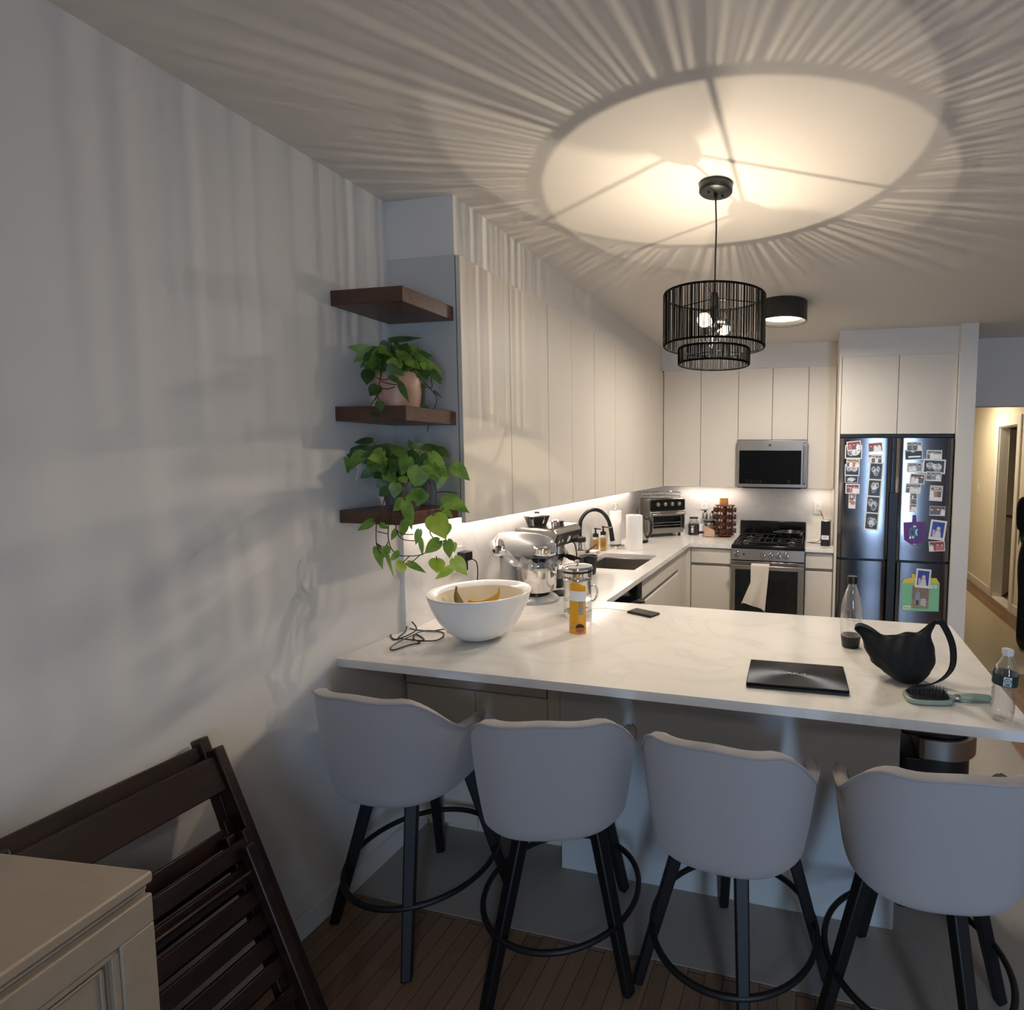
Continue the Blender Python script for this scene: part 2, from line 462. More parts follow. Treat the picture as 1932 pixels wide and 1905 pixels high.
# laundry door, swung into the closet
dm = Matrix.Translation((3.905, 5.642, 0)) @ Matrix.Rotation(R(61), 4, 'Z')
d1 = struct(MB(dm).box(0, .60, -.0, .036, .014, 2.01), 'door_1', M['white'], bevel=.003)
b = MB(dm); b.cyl((.05, 0, .98), (.05, -.04, .98), .012).lathe([(0,0),(.02,.002),(.027,.018),(.02,.036),(0,.04)], 16, (.05,-.05,.96))
b.build('door_knob', M['black'], d1)
# laundry threshold
sbox('trim_2', 3.79, 3.92, 5.035, 5.645, 0, .012, M['ceramic'])
# wall behind the camera, with a tall narrow window and a second small one
WX0, WX1, WZ0, WZ1 = 2.88, 3.36, .12, 2.34
b = MB().box(0, WX0, YF-.1, YF, 0, H).box(WX1, XR, YF-.1, YF, 0, H).box(WX0, WX1, YF-.1, YF, 0, WZ0).box(WX0, WX1, YF-.1, YF, WZ1, H)
struct(b, 'wall_front', M['wall'])
b = MB()
for x in (WX0, WX1-.05): b.box(x, x+.05, YF-.08, YF-.02, WZ0, WZ1)
for z in (WZ0, 1.05, WZ1-.05): b.box(WX0+.05, WX1-.05, YF-.08, YF-.02, z, z+.05)
w1 = struct(b, 'window_1', M['white'])
MB().box(WX0+.04, WX1-.04, YF-.055, YF-.05, WZ0+.04, WZ1-.04).build('window_pane', M['clear'], w1)

# soffits above the cabinets
b = MB().box(0, .302, YS, YB, 2.42, H).box(.302, 1.85, YB-.302, YB, 2.432, H)
struct(b, 'trim_3', M['wall'])
sbox('trim_4', 1.845, 2.70, 2.955, YB, 2.438, H, M['wall'])
# backsplash slabs
b = MB().box(0, .02, .33, YB-.02, CZT, 1.404).box(0, 1.845, YB-.02, YB, CZT, 1.39)
struct(b, 'trim_5', M['splash'])

# ------------------------------------------------------------------ cabinets
def upper_left(y0, y1, seams, label, end=False):
    t = thing('wall_cabinet', label, 'cabinet', (0, y0, 1.384), group=None)
    h = 2.42-1.384
    b = MB().box(.021 if False else 0.0005, .302, 0.0005, y1-y0-.0005, .021, h-.0005)
    b.build('carcass', M['cabside'], t)
    MB().box(.3, .3035, .002, y1-y0-.002, .022, h-.003).build('door_gap', M['gap'], t)
    ys = [y0]+seams+[y1]
    for a, c in zip(ys, ys[1:]):
        MB().box(.304, DC, a-y0+.0022, c-y0-.0022, 0, h-.002).build('door', M['cab'], t, bevel=.0012, seg=1)
    return t
upper_left(.314, 1.045, [.676], 'tall flat pale grey wall cabinet with two doors, next to the wooden corner shelves')
upper_left(1.045, 1.672, [1.335], 'flat pale grey wall cabinet with two doors, above the espresso machine')
upper_left(1.672, 2.44, [2.05], 'flat pale grey wall cabinet with two doors, above the black kitchen tap')
upper_left(2.44, 3.326, [2.86], 'flat pale grey wall cabinet in the kitchen corner, above the white paper towels')

def upper_back(x0, x1, seams, z0, z1, yf, yb, label, gapm=None):
    t = thing('wall_cabinet', label, 'cabinet', (x0, yb, z0))
    d = yb-yf
    MB().box(.0005, x1-x0-.0005, -d+.022, -.0005, .0, z1-z0-.0005).build('carcass', M['cabside'], t)
    MB().box(.002, x1-x0-.002, -d+.0185, -d+.0219, .003, z1-z0-.003).build('door_gap', M['gap'], t)
    xs = [x0]+seams+[x1]
    for a, c in zip(xs, xs[1:]):
        MB().box(a-x0+.002, c-x0-.002, -d, -d+.018, 0, z1-z0-.002).build('door', M['cab'], t, bevel=.0012, seg=1)
    return t
upper_back(.3245, 1.009, [.671], 1.386, 2.432, 3.326, YB, 'flat pale wall cabinet with two tall doors, above the toaster oven and spice rack')
upper_back(1.009, 1.613, [1.308], 1.81, 2.432, 3.326, YB, 'short flat pale wall cabinet with two doors, directly above the microwave')
upper_back(1.613, 1.843, [], 1.386, 2.432, 3.326, YB, 'narrow single door pale wall cabinet, between the microwave and the refrigerator')
upper_back(1.866, 2.698, [2.284], 1.842, 2.438, 2.935, YB, 'deep flat pale cabinet with two doors, above the refrigerator')
t = thing('refrigerator_side_panel', 'tall thin cream panel between the counter and the refrigerator', 'panel', (1.8455, 2.93, 0))
MB().box(0, .019, 0, .72, .003, 2.437).build('board', M['cab'], t, bevel=.001, seg=1)

# counter tops
b = MB()
b.box(0.0005, 2.274, 0, 1.0, .885, CZT)
b.box(0.0005, .65, 1.0, 1.79, .885, CZT).box(0.0005, .125, 1.79, 2.35, .885, CZT).box(.545, .65, 1.79, 2.35, .885, CZT)
b.box(0.0005, .65, 2.35, 3.629, .885, CZT).box(.65, 1.0115, 2.997, 3.629, .885, CZT)
bm = None
o = b.build('countertop', M['marble'], None, smooth=False)
me = o.data; bm = bmesh.new(); bm.from_mesh(me); bmesh.ops.remove_doubles(bm, verts=bm.verts, dist=1e-5); bm.to_mesh(me); bm.free()
tag(o, 'white veined quartz counter with the breakfast peninsula and sink cut-out', 'countertop')
o = MB().box(1.619, 1.8445, 2.997, 3.629, .885, CZT).build('countertop', M['marble'], None, bevel=.002)
tag(o, 'short white quartz counter piece between the stove and the refrigerator', 'countertop')

# base cabinets
def base(name, label, loc): return thing(name, label, 'cabinet', loc)
# peninsula: left part with doors, right part a plain panel down to the floor
t = base('base_cabinet', 'pale base cabinet under the peninsula with two doors facing the stools, by the left wall', (.02, .32, 0))
MB().box(0, .698, .02, .62, .105, .884).box(0, .698, .115, .6, .003, .105).build('carcass', M['cab'], t)
MB().box(.003, .658, .0165, .02, .11, .883).build('door_gap', M['gap'], t)
MB().box(0, .64, 0, .017, .70, .884).build('apron', M['cab'], t, bevel=.001, seg=1)
MB().box(.002, .322, 0, .016, .107, .695).build('door', M['cab'], t, bevel=.0015, seg=1)
MB().box(.326, .644, 0, .016, .107, .695).build('door', M['cab'], t, bevel=.0015, seg=1)
MB().box(.648, .698, 0, .019, .1, .884).build('side_rail', M['cab'], t)
t = base('peninsula_panel', 'plain pale panel with floor-length front under the peninsula, behind the two middle stools', (.70, .32, 0))
MB().box(.02, 1.275, 0, .62, .003, .884).build('board', M['panel'], t, bevel=.0015, seg=1)
# left run : dishwasher + sink base + blind corner
t = thing('dishwasher', 'black stainless dishwasher under the counter left of the sink cabinet', 'dishwasher', (.03, 1.115, 0))
MB().box(0, .56, 0, .60, .1, .88).build('body', M['dsteel'], t, bevel=.003)
MB().box(.561, .592, 0, .60, .12, .765).build('door', M['dsteel'], t, bevel=.004)
MB().box(.561, .592, 0, .60, .77, .872).build('control_panel', M['glassblk'], t, bevel=.004)
MB().tube(smoothpath([(.592,.03,.74),(.63,.06,.735),(.64,.3,.73),(.63,.54,.735),(.592,.57,.74)], 8), .011, 10).build('handle', M['steel'], t)
MB().box(.02, .5, .02, .58, .003, .1).build('toe_kick', M['toe'], t)
t = base('sink_cabinet', 'pale grey sink base cabinet with a long recessed finger slot', (.03, 1.72, 0))
MB().box(0, .56, 0, .062, .105, .884).box(0, .56, .65, 1.13, .105, .884).box(0, .09, .06, .652, .105, .884).box(.53, .572, .06, .652, .105, .884).box(.0, .5, 0, 1.13, .003, .105).box(0, .56, 0, 1.13, .105, .6).build('carcass', M['cab'], t)
MB().box(.572, .59, .002, 1.11, .745, .87).box(.572, .59, 1.0, 1.11, .71, .745).build('false_drawer', M['cab'], t, bevel=.002)
for a in (.002, .557): MB().box(.572, .59, a, a+.552, .108, .712).build('door', M['cab'], t, bevel=.002)
MB().box(.5725, .576, .01, 1.0, .713, .744).build('finger_slot', M['toe'], t)
t = base('corner_cabinet', 'plain pale corner filler beneath the counter between sink and stove units', (.03, 2.85, 0))
MB().box(0, .585, 0, .17, .105, .884).box(0, .624, .17, .778, .105, .884).box(0, .5, 0, .7, .003, .105).build('carcass', M['cab'], t)
def base_back(x0, x1, label):
    t = base('base_cabinet', label, (x0, 3.02, 0)); w = x1-x0
    MB().box(.0005, w-.0005, .022, .60, .105, .884).box(0.0005, w-.0005, .08, .6, .003, .105).build('carcass', M['cab'], t)
    MB().box(.002, w-.002, 0.018, .021, .11, .86).build('door_gap', M['toe'], t)
    MB().box(.006, w-.004, 0, .018, .748, .868).build('drawer', M['cab'], t, bevel=.002)
    MB().box(.006, w-.004, 0, .018, .11, .722).build('door', M['cab'], t, bevel=.002)
base_back(.655, 1.012, 'pale base cabinet with one drawer above one door, left of the stove')
base_back(1.619, 1.844, 'narrow pale base cabinet with one drawer above one door, right of the stove')

# sink + tap
t = thing('sink', 'rectangular undermount stainless steel sink in the white counter', 'sink', (.335, 2.07, .70))
b = MB()
x0, x1, y0, y1 = -.207, .207, -.277, .277
T = .008
b.box(x0, x1, y0, y1, 0, T).box(x0, x0+T, y0, y1, 0, .184).box(x1-T, x1, y0, y1, 0, .184).box(x0, x1, y0, y0+T, 0, .184).box(x0, x1, y1-T, y1, 0, .184)
b.build('basin', M['steel'], t, bevel=.003)
MB().lathe([(0,0),(.04,0),(.043,.003),(.03,.004),(.012,.002),(0,.002)], 24, (-.02,.02,T)).build('drain', M['chrome'], t)
t = thing('kitchen_tap', 'matte black gooseneck tap with pull-down head behind the sink', 'tap', (.055, 2.05, CZT))
p0 = Vector((0,0,0))
A = [(0,0,.0),(0,0,.06),(0,0,.24),(.012,.02,.30),(.05,.05,.345),(.10,.085,.357),(.15,.115,.335),(.185,.14,.28),(.2,.15,.225)]
A = [(x*1.0, y*.55, z) for x, y, z in A]
MB().tube(smoothpath(A, 8), .0135, 14).build('spout', M['blackmet'], t)
MB().lathe([(.0,0),(.026,0),(.026,.012),(.022,.02),(.022,.075),(.0,.078)], 24).build('base', M['blackmet'], t)
MB().tube([(.2,.0825,.228),(.212,.088,.13)], [.0155,.0175], 16).build('spray_head', M['blackmet'], t)
MB().tube([(.199,.082,.236),(.2005,.0828,.226)], .0158, 16).build('head_ring', M['nickel'], t)
MB().tube([(.02,.02,.05),(.045,.045,.055)], .015, 12).tube([(.04,.04,.056),(.085,.10,.10)], .005, 8).build('lever', M['blackmet'], t)

# ------------------------------------------------------------------ refrigerator
FX0, FX1, FY = 1.868, 2.688, 2.90
t = thing('refrigerator', 'four door stainless refrigerator covered with photographs', 'refrigerator', (FX0, FY, 0))
fw_ = FX1-FX0
MB().box(.004, fw_-.004, .075, .74, .02, 1.815).build('body', M['dsteel'], t)
MB().box(.0, fw_, .03, .07, 1.813, 1.838).build('top_hinge_cover', M['black'], t, bevel=.003)
def fdoor(x0, x1, z0, z1, nm):
    b = MB(); n = 24; pr = []
    for i in range(n+1):
        u_ = i/n; e = abs(2*u_-1)
        pr.append((x0+(x1-x0)*u_, .022*max(0, (e-.8)/.2)**2.2+.004*e*e))
    poly = [(x, y, z0) for x, y in pr]+[(x1, .072, z0), (x0, .072, z0)]
    b.prism(poly, (0,0,z1-z0))
    return b.build(nm, M['fridge'], t, ang=25)
mid = .402
fdoor(0, mid-.006, .872, 1.808, 'door'); fdoor(mid+.012, fw_, .872, 1.808, 'door')
fdoor(0, mid-.02, .05, .852, 'freezer_door'); fdoor(mid+.026, fw_, .05, .852, 'freezer_door')
MB().box(mid-.006, mid+.012, .03, .07, .05, 1.808).build('center_gap', M['black'], t)
MB().box(mid-.026, mid+.036, -.002, .03, .05, 1.392).build('handle_recess', M['black'], t, bevel=.003)
MB().box(mid+.04, mid+.073, .0062, .0085, 1.43, 1.66).build('display', M['teal'], t, bevel=.001)
MB().box(.03, fw_-.03, .1, .7, .0, .05).build('foot_grille', M['black'], t)

# ------------------------------------------------------------------ gas range
t = thing('gas_range', 'compact stainless gas range with a black cooktop', 'stove', (1.0145, 2.975, 0))
w = .602
MB().box(0, w, .03, .645, .02, .90).build('body', M['dsteel'], t)
MB().box(.0, w, .0, .64, .9005, .925).build('cooktop', M['enamel'], t, bevel=.006)
b = MB(); b.prism([(0,.012,.893),(0,-.006,.80),(0,.03,.80),(0,.03,.893)], (w,0,0))
b.build('control_panel', M['steel'], t, bevel=.002)
nrm = Vector((0,-.98,.19))
for x in (.047, .262, .327, .39, .452):
    c = Vector((x, .002, .847))
    k = MB().tube([c, c+nrm*.006], .022, 24).tube([c+nrm*.006, c+nrm*.03], [.0185,.0165], 24)
    k.bar(c+nrm*.03+Vector((0,-.004,-.016)), c+nrm*.03+Vector((0,.002,.016)), .008, .01, upv=nrm)
    kb = k.build('knob', M['chrome'], t, bevel=.0015)
    MB().tube([c-nrm*.002, c+nrm*.0015], .0245, 24).build('knob_skirt', M['dsteel'], kb)
MB().tube([(.105,.0,.847),(.105,-.008,.8485)], .009, 16).build('igniter_button', M['black'], t)
MB().box(0, w, 0, .035, .185, .79).build('oven_door', M['steel'], t, bevel=.004)
MB().box(.035, w-.05, -.003, .0, .235, .72).build('oven_window', M['glassblk'], t, bevel=.002)
MB().box(.24, w-.14, -.0036, -.003, .31, .64).build('inner_window', M['enamel'], t)
MB().box(0, w, 0, .03, .02, .178).build('lower_drawer', M['steel'], t, bevel=.004)
b = MB().box(.0, w, -.05, -.034, .728, .765)
for x in (.02, w-.05): b.box(x, x+.03, -.036, .001, .735, .76)
b.build('door_handle', M['steel'], t, bevel=.004)
MB().box(0, w, -.008, .001, .772, .786).build('vent_trim', M['steel'], t)
MB().box(.03, w-.03, -.009, -.0075, .777, .781).build('vent_slot', M['black'], t)
MB().box(.0, w, .595, .635, .925, 1.066).build('backguard', M['enamel'], t, bevel=.004)
for i, (xa, xb) in enumerate(((.018,.212),(.216,.386),(.39,.584))):
    g = MB()
    ya, yb_ = .03, .57; z0, z1 = .94, .952
    for x in (xa, xb-.01): g.box(x, x+.01, ya, yb_, z0, z1)
    for y in (ya, yb_-.01, (ya+yb_)/2-.005): g.box(xa, xb, y, y+.01, z0, z1)
    if i != 1:
        for cy in (.16, .44):
            cx = (xa+xb)/2
            g.box(cx-.005, cx+.005, cy-.115, cy-.035, z0, z1).box(cx-.005, cx+.005, cy+.035, cy+.115, z0, z1)
            g.box(xa, cx-.035, cy-.005, cy+.005, z0, z1).box(cx+.035, xb, cy-.005, cy+.005, z0, z1)
    else:
        for x in (xa+.05, xa+.11): g.box(x, x+.008, ya, yb_, z0, z1)
    for x in (xa, xb-.01):
        for y in (ya, yb_-.01): g.box(x, x+.01, y, y+.01, .925, z0)
    g.build('grate', M['iron'], t, bevel=.002, seg=1)
    if i != 1:
        for cy in (.16, .44):
            cx = (xa+xb)/2
            q = MB().lathe([(0,.925),(.045,.925),(.045,.931),(.03,.933),(.03,.938),(.022,.942),(0,.942)], 24, (cx,cy,0))
            q.build('burner', M['nickel'], t)

# microwave
t = thing('microwave', 'over-the-range stainless microwave with a dark glass door', 'microwave', (1.0125, 3.25, 1.388))
w = .604; h = .418
MB().box(.003, w-.003, .03, .396, .0, h).build('body', M['dsteel'], t)
MB().box(0, w, 0, .03, .008, h).build('door', M['steel'], t, bevel=.004)
MB().box(.022, w-.05, -.0025, 0, .036, .327).build('door_glass', M['glassblk'], t, bevel=.001)
MB().tube(smoothpath([(w-.022,0,.04),(w-.022,-.028,.06),(w-.022,-.03,.2),(w-.022,-.028,.37),(w-.022,0,.39)], 6), .009, 10).build('handle', M['steel'], t)
bd = MB().tube([(.285,0,.372),(.285,-.002,.372)], .0115, 24)
e = bd.build('emblem', M['dsteel'], t)
k = MB()
for r_, a0, a1 in ((.009,0,6.28),(.005,.5,4.2),(.003,2.,6.)):
    k.tube([(.285+r_*math.cos(a0+(a1-a0)*i/16), -.0022, .372+r_*math.sin(a0+(a1-a0)*i/16)) for i in range(17)], .0006, 4)
k.build('monogram', M['nickel'], e)
dp = mat('dim_print', '#4a4c50', .5)
for j, z in enumerate((.05, .066)):
    k = MB()
    for i in range(5): k.box(.09+i*.026+(i > 0)*.01, .1+i*.026+(i > 0)*.01, -.0029, -.0025, z, z+.0035)
    k.box(.44, .462, -.0029, -.0025, z, z+.0035)
    k.build('touch_marks', dp, t)
MB().box(.05, w-.05, .05, .35, -.006, 0).build('vent_grille', M['black'], t)
# outlets
def outlet(x, y, z, label, facing='y'):
    t = thing('wall_outlet', label, 'outlet', (x, y, z))
    f = (lambda a, b, c: (a, -b, c)) if facing == 'y' else (lambda a, b, c: (b, a, c))
    def bx(b, a0, a1, d0, d1, z0, z1):
        p, q = f(a0, d0, z0), f(a1, d1, z1)
        return b.box(min(p[0],q[0]), max(p[0],q[0]), min(p[1],q[1]), max(p[1],q[1]), z0, z1)
    bx(MB(), -.038, .038, 0, .006, -.06, .06).build('cover_plate', M['offwhite'], t, bevel=.003)
    for zz in (-.022, .022):
        s = bx(MB(), -.015, .015, .006, .0075, zz-.014, zz+.014).build('socket', M['white'], t, bevel=.003)
        k = MB()
        for a in (-.006, .006): bx(k, a-.001, a+.001, .0075, .0077, zz-.004, zz+.006)
        k.build('slots', M['black'], s)
    return t
outlet(1.718, YB-.021, 1.196, 'white wall outlet with a black plug, above the small black device')
outlet(.655, YB-.021, 1.21, 'white wall outlet behind the glass grinders, left of the spice rack')
outlet(.021, .68, 1.16, 'white wall outlet with black charger, behind the hanging plant', 'x')

# under-cabinet light bars
def bar(x0, x1, y0, y1, z, label, size, rot=0):
    t = thing('under_cabinet_light', label, 'light', ((x0+x1)/2, (y0+y1)/2, z))
    a, c = (x1-x0)/2, (y1-y0)/2
    MB().box(-a, a, -c, c, -.006, 0).build('housing', M['offwhite'], t)
    MB().box(-a+.003, a-.003, -c+.003, c-.003, -.0075, -.006).build('diffuser', M['strip'], t)
    return t
bar(.06, .085, .34, 3.28, 1.4045, 'long glowing light bar under the left wall cabinets', 0)
bar(.40, 1.0, 3.50, 3.525, 1.3855, 'glowing light bar under the back cabinets left of the microwave', 0)
bar(1.63, 1.83, 3.50, 3.525, 1.3855, 'short glowing light bar under the narrow cabinet by the refrigerator', 0)

# flush ceiling light
t = thing('ceiling_light', 'round black drum ceiling light glowing over the kitchen', 'light', (1.45, 2.06, H))
MB().lathe([(0,-.001),(.152,-.001),(.155,-.006),(.155,-.122),(.148,-.124),(.146,-.118),(.146,-.085),(0,-.085)], 64).build('drum', mat('bronze_metal', '#3d3b37', .4, .5), t)
MB().lathe([(0,-.0885),(.14,-.0885),(.14,-.086),(0,-.086)], 64).build('diffuser', M['led'], t)

# ------------------------------------------------------------------ pendant
LX, LY = 1.293, .447
t = thing('pendant_lamp', 'two tier black string drum pendant lamp above the peninsula', 'lamp', (LX, LY, H))
def zz(z): return z-H
cnp = MB().lathe([(0,-.001),(.058,-.001),(.061,-.008),(.061,-.028),(.057,-.032),(0,-.033)], 48).build('canopy', M['blackmet'], t, ang=50)
MB().cyl((0,0,-.033),(0,0,-.05), .007).cyl((-.022,-.02,-.033),(-.022,-.02,-.04), .004).cyl((.022,.02,-.033),(.022,.02,-.04), .004).build('canopy_screws', M['black'], cnp)
MB().tube(smoothpath([(0,0,-.05),(.0035,0,-.15),(.002,0,-.25),(0,0,zz(2.235))], 8), .0032, 8).build('cord', M['black'], t)
MB().lathe([(0,zz(2.255)),(.012,zz(2.255)),(.016,zz(2.235)),(.016,zz(2.165)),(.024,zz(2.16)),(.024,zz(2.125)),(0,zz(2.115))], 20).build('hub', M['blackmet'], t)
def shade(nm, r, z0, z1, n, sr, seed, spokes_z):
    q = random.Random(seed); b = MB()
    for z in (z0, z1): b.tube([(r*math.cos(2*math.pi*k/72), r*math.sin(2*math.pi*k/72), z) for k in range(72)], .0042, 8, closed=True)
    a = 0; angs = []
    for k in range(n):
        angs.append(2*math.pi*(k+q.gauss(0,.16))/n)
    for a in angs:
        a2 = a+q.gauss(0,.004)
        rr = r+q.choice((-.0022,.0022,.003,-.003))
        b.tube([(rr*math.cos(a), rr*math.sin(a), z0), (rr*math.cos(a2), rr*math.sin(a2), z1)], sr*q.uniform(.85,1.2), 6, caps=False)
    o = b.build(nm, M['lampcord'], t)
    s = MB()
    for ang in (30, 150, 270):
        s.tube([(.014*math.cos(R(ang)), .014*math.sin(R(ang)), spokes_z), (r*math.cos(R(ang)), r*math.sin(R(ang)), spokes_z)], .0022, 6)
    s.build('spokes', M['blackmet'], o)
    return o
shade('upper_shade', .185, zz(2.059), zz(2.24), 215, .0017, 3, zz(2.235))
sm = shade('lower_shade', .130, zz(1.996), zz(2.049), 155, .0016, 5, zz(2.045))
k = MB()
for ang in (30, 150, 270): k.tube([(.128*math.cos(R(ang)), .128*math.sin(R(ang)), zz(2.047)), (.184*math.cos(R(ang)), .184*math.sin(R(ang)), zz(2.06))], .002, 6)
for ang in (30, 150, 270): k.tube([(.02*math.cos(R(ang)), .02*math.sin(R(ang)), zz(2.12)), (.03*math.cos(R(ang)), .03*math.sin(R(ang)), zz(2.045))], .002, 6)
k.build('joining_rods', M['blackmet'], sm)
BD = Vector((.318, .948, 0))
BULB = []
for s, nm in ((-1, 'front'), (1, 'rear')):
    c = Vector((0,0,zz(2.135)))+BD*(.07*s)
    so = MB().tube([Vector((0,0,zz(2.15)))+BD*(.018*s), Vector((0,0,zz(2.145)))+BD*(.042*s)], [.013,.015], 14).build('socket', M['blackmet'], t)
    g = MB(); nb = 24
    prof = [(0,-.012),(.012,-.01),(.014,.0),(.022,.014),(.026,.027),(.022,.041),(.012,.05),(0,.053)]
    Q = Vector((0,0,1)).rotation_difference(BD*s).to_matrix().to_4x4()
    g.M = Matrix.Translation(Vector((0,0,zz(2.142)))+BD*(.047*s)) @ Q
    g.lathe(prof, 20)
    bulb = g.build('bulb', bulbglass('bulb_glass_'+nm), t)
    f = MB(); fc = c+Vector((0,0,-.014)); f.tube([fc+Vector((.007*math.cos(R(a)),.007*math.sin(R(a)),0)) for a in range(0,330,30)], .0011, 6)
    f.build('filament', emit('bulb_glow_'+nm, '#ffdfb8', 60.), bulb)
    BULB.append(Vector((LX,LY,H))+c+Vector((0,0,-.014)))
# third, unlit socket
k = MB().tube([(.018,-.006,zz(2.15)),(.05,-.014,zz(2.145))], [.013,.015], 14)
k.build('socket', M['blackmet'], t)

def light(name, kind, loc, energy, color, **k):
    l = bpy.data.lights.new(name, kind); l.energy = energy; l.color = color
    for a, v in k.items(): setattr(l, a, v)
    o = bpy.data.objects.new(name, l); COL.objects.link(o); o.location = loc
    return o
for i, p in enumerate(BULB):
    light('bulb_light', 'POINT', p, P_BULB[i], (1,.945,.89), shadow_soft_size=.0025)
l = light('kitchen_light', 'AREA', (1.45, 2.06, H-.13), P_FLUSH, (1,.92,.82), shape='DISK', size=.27)
l = light('cabinet_light', 'AREA', (.072, 1.81, 1.395), P_UC, (1,.86,.76), shape='RECTANGLE', size=.022, size_y=2.9)
l = light('cabinet_light', 'AREA', (.70, 3.512, 1.376), P_UC*.22, (1,.86,.76), shape='RECTANGLE', size=.58, size_y=.022)
l = light('cabinet_light', 'AREA', (1.73, 3.512, 1.376), P_UC*.07, (1,.86,.76), shape='RECTANGLE', size=.19, size_y=.022)
l = light('hall_light', 'AREA', (3.25, 5.6, 2.40), P_HALL, (1,.83,.58), shape='DISK', size=.4)
l = light('added_fill_light', 'AREA', (2.5, -2.9, 2.62), P_FILL, (1,.92,.84), shape='DISK', size=.5)  # added fill over the unseen living area, lifts the ambient light
l = light('sky_portal', 'AREA', ((WX0+WX1)/2, YF+.01, (WZ0+WZ1)/2), 1, (1,1,1), shape='RECTANGLE', size=WX1-WX0, size_y=WZ1-WZ0)
l.rotation_euler = (R(90), 0, 0); l.data.cycles.is_portal = True
wd = bpy.data.worlds.new('dusk_sky'); S.world = wd; wd.use_nodes = True
bg = wd.node_tree.nodes['Background']; bg.inputs[0].default_value = (.44,.67,1,1); bg.inputs[1].default_value = P_SKY
# ------------------------------------------------------------------ bar stools
def sst(a, b, x):
    t = min(1, max(0, (x-a)/(b-a))); return t*t*(3-2*t)
def shell_point(th, v, off):
    """th: angle round the back (0 = straight back), v: 0 bottom .. 1 top edge, off: inward offset"""
    c, s_ = math.sin(th), -math.cos(th)
    ab = abs(th)
    ztop = .914-.010*sst(0, R(36), ab)-.150*sst(R(36), R(84), ab)-.012*sst(R(84), R(125), ab)
    zb = .553
    z = zb+(ztop-zb)*v
    hgt = (z-zb)/.36
    wx = .213+.030*math.sin(min(1, hgt*1.25)*math.pi/2)-.010*max(0, hgt-.75)
    wy = .205+.045*hgt
    n = 2.6
    rr = (abs(c)**n+abs(s_)**n)**(-1/n)
    x = (wx-off)*rr*c; y = (wy-off)*rr*s_
    if s_ > 0: y = (.19-off)*rr*s_*1.0
    return Vector((x, y, z))
def make_stool():
    t = thing('bar_stool', 'x', 'stool')
    A = R(118); nu, nv = 44, 14; TH = .042
    def outer(u, v): return shell_point(-A+2*A*u, v, 0)
    def inner(u, v):
        p = shell_point(-A+2*A*u, v, TH*(1-.25*v)); return p
    b = MB()
    P = []
    for i in range(nu+1):
        u = i/nu
        ring = []
        base = outer(u, 0); 
        ring += [inner(u, .30), inner(u, .6), inner(u, .85), inner(u, .97)]
        ti, to = inner(u, 1.0), outer(u, 1.0)
        ring += [ti+Vector((0,0,.004)), (ti+to)/2+Vector((0,0,.010)), to+Vector((0,0,.003))]
        ring += [outer(u, v) for v in (.95, .8, .6, .4, .2, .09, .03)]
        o0 = outer(u, 0); ctr = Vector((0,0,o0.z))
        ring += [o0+(ctr-o0)*.05+Vector((0,0,-.006)), o0+(ctr-o0)*.16+Vector((0,0,-.011))]
        P.append(ring)
    n = len(P[0]); vs = [p for r_ in P for p in r_]
    fs = []
    for i in range(nu):
        for j in range(n-1): fs.append((i*n+j, (i+1)*n+j, (i+1)*n+j+1, i*n+j+1))
    fs.append(tuple(range(n))); fs.append(tuple(nu*n+j for j in reversed(range(n))))
    b.add(vs, fs)
    sh = b.build('backrest', M['fabric'], t, ang=60)
    b = MB(); b.tube([outer(i/60, 1)+Vector((0,0,.003))+(outer(i/60,1)-inner(i/60,1)).normalized()*.0015 for i in range(61)], .0042, 8)
    b.build('piping', M['piping'], sh)
    b = MB()
    k = MB()
    def seatring(sc, z):
        out = []
        for i in range(48):
            a = 2*math.pi*i/48; p = shell_point(a if a < math.pi else a-2*math.pi, .1, TH)
            out.append(Vector((p.x*sc, p.y*sc, z)))
        return out
    rings = [seatring(1.02,.548), seatring(1.03,.57), seatring(1.0,.64), seatring(.94,.662), seatring(.7,.672)]
    vs = [p for r_ in rings for p in r_]+[Vector((0,0,.674)), Vector((0,0,.546))]
    fs = []
    for j in range(len(rings)-1):
        for i in range(48): fs.append((j*48+i, j*48+(i+1) % 48, (j+1)*48+(i+1) % 48, (j+1)*48+i))
    for i in range(48):
        fs.append((4*48+i, 4*48+(i+1) % 48, 240)); fs.append(((i+1) % 48, i, 241))
    b.add(vs, fs); b.build('seat', M['fabric'], t, ang=60)
    MB().lathe([(0,.505),(.10,.505),(.105,.51),(.105,.54),(0,.547)], 32).build('swivel_plate', M['blackmet'], t)
    return t
def stool_base(t, yaw):
    """four splayed legs and the foot ring, turned by yaw against the seat"""
    q = Matrix.Rotation(yaw, 4, 'Z')
    for k in range(4):
        a = R(45+90*k); d = Vector((math.cos(a), math.sin(a), 0))
        b = MB(q)
        b.bar(d*.30, d*.150+Vector((0,0,.53)), .032, .032, upv=d, w2=.041, h2=.041)
        b.bar(d*.165+Vector((0,0,.523)), d*.07+Vector((0,0,.523)), .04, .03)
        b.build('leg', M['stoolleg'], t, bevel=.005)
    b = MB(q)
    b.tube([(.254*math.cos(2*math.pi*i/64), .254*math.sin(2*math.pi*i/64), .205) for i in range(64)], .0095, 10, closed=True)
    b.build('foot_ring', M['stoolleg'], t)
stools = [((.322,.025), -1, -18, 'upholstered bar stool by the left wall, first of the row of four'),
          ((.878,.0), 15, 21, 'upholstered bar stool, second from the left wall'),
          ((1.455,.0), -5, -31, 'upholstered bar stool, third from the left wall, in front of the plain panel'),
          ((1.985,.004), 7, -21, 'upholstered bar stool at the right end of the row, in front of the bin')]
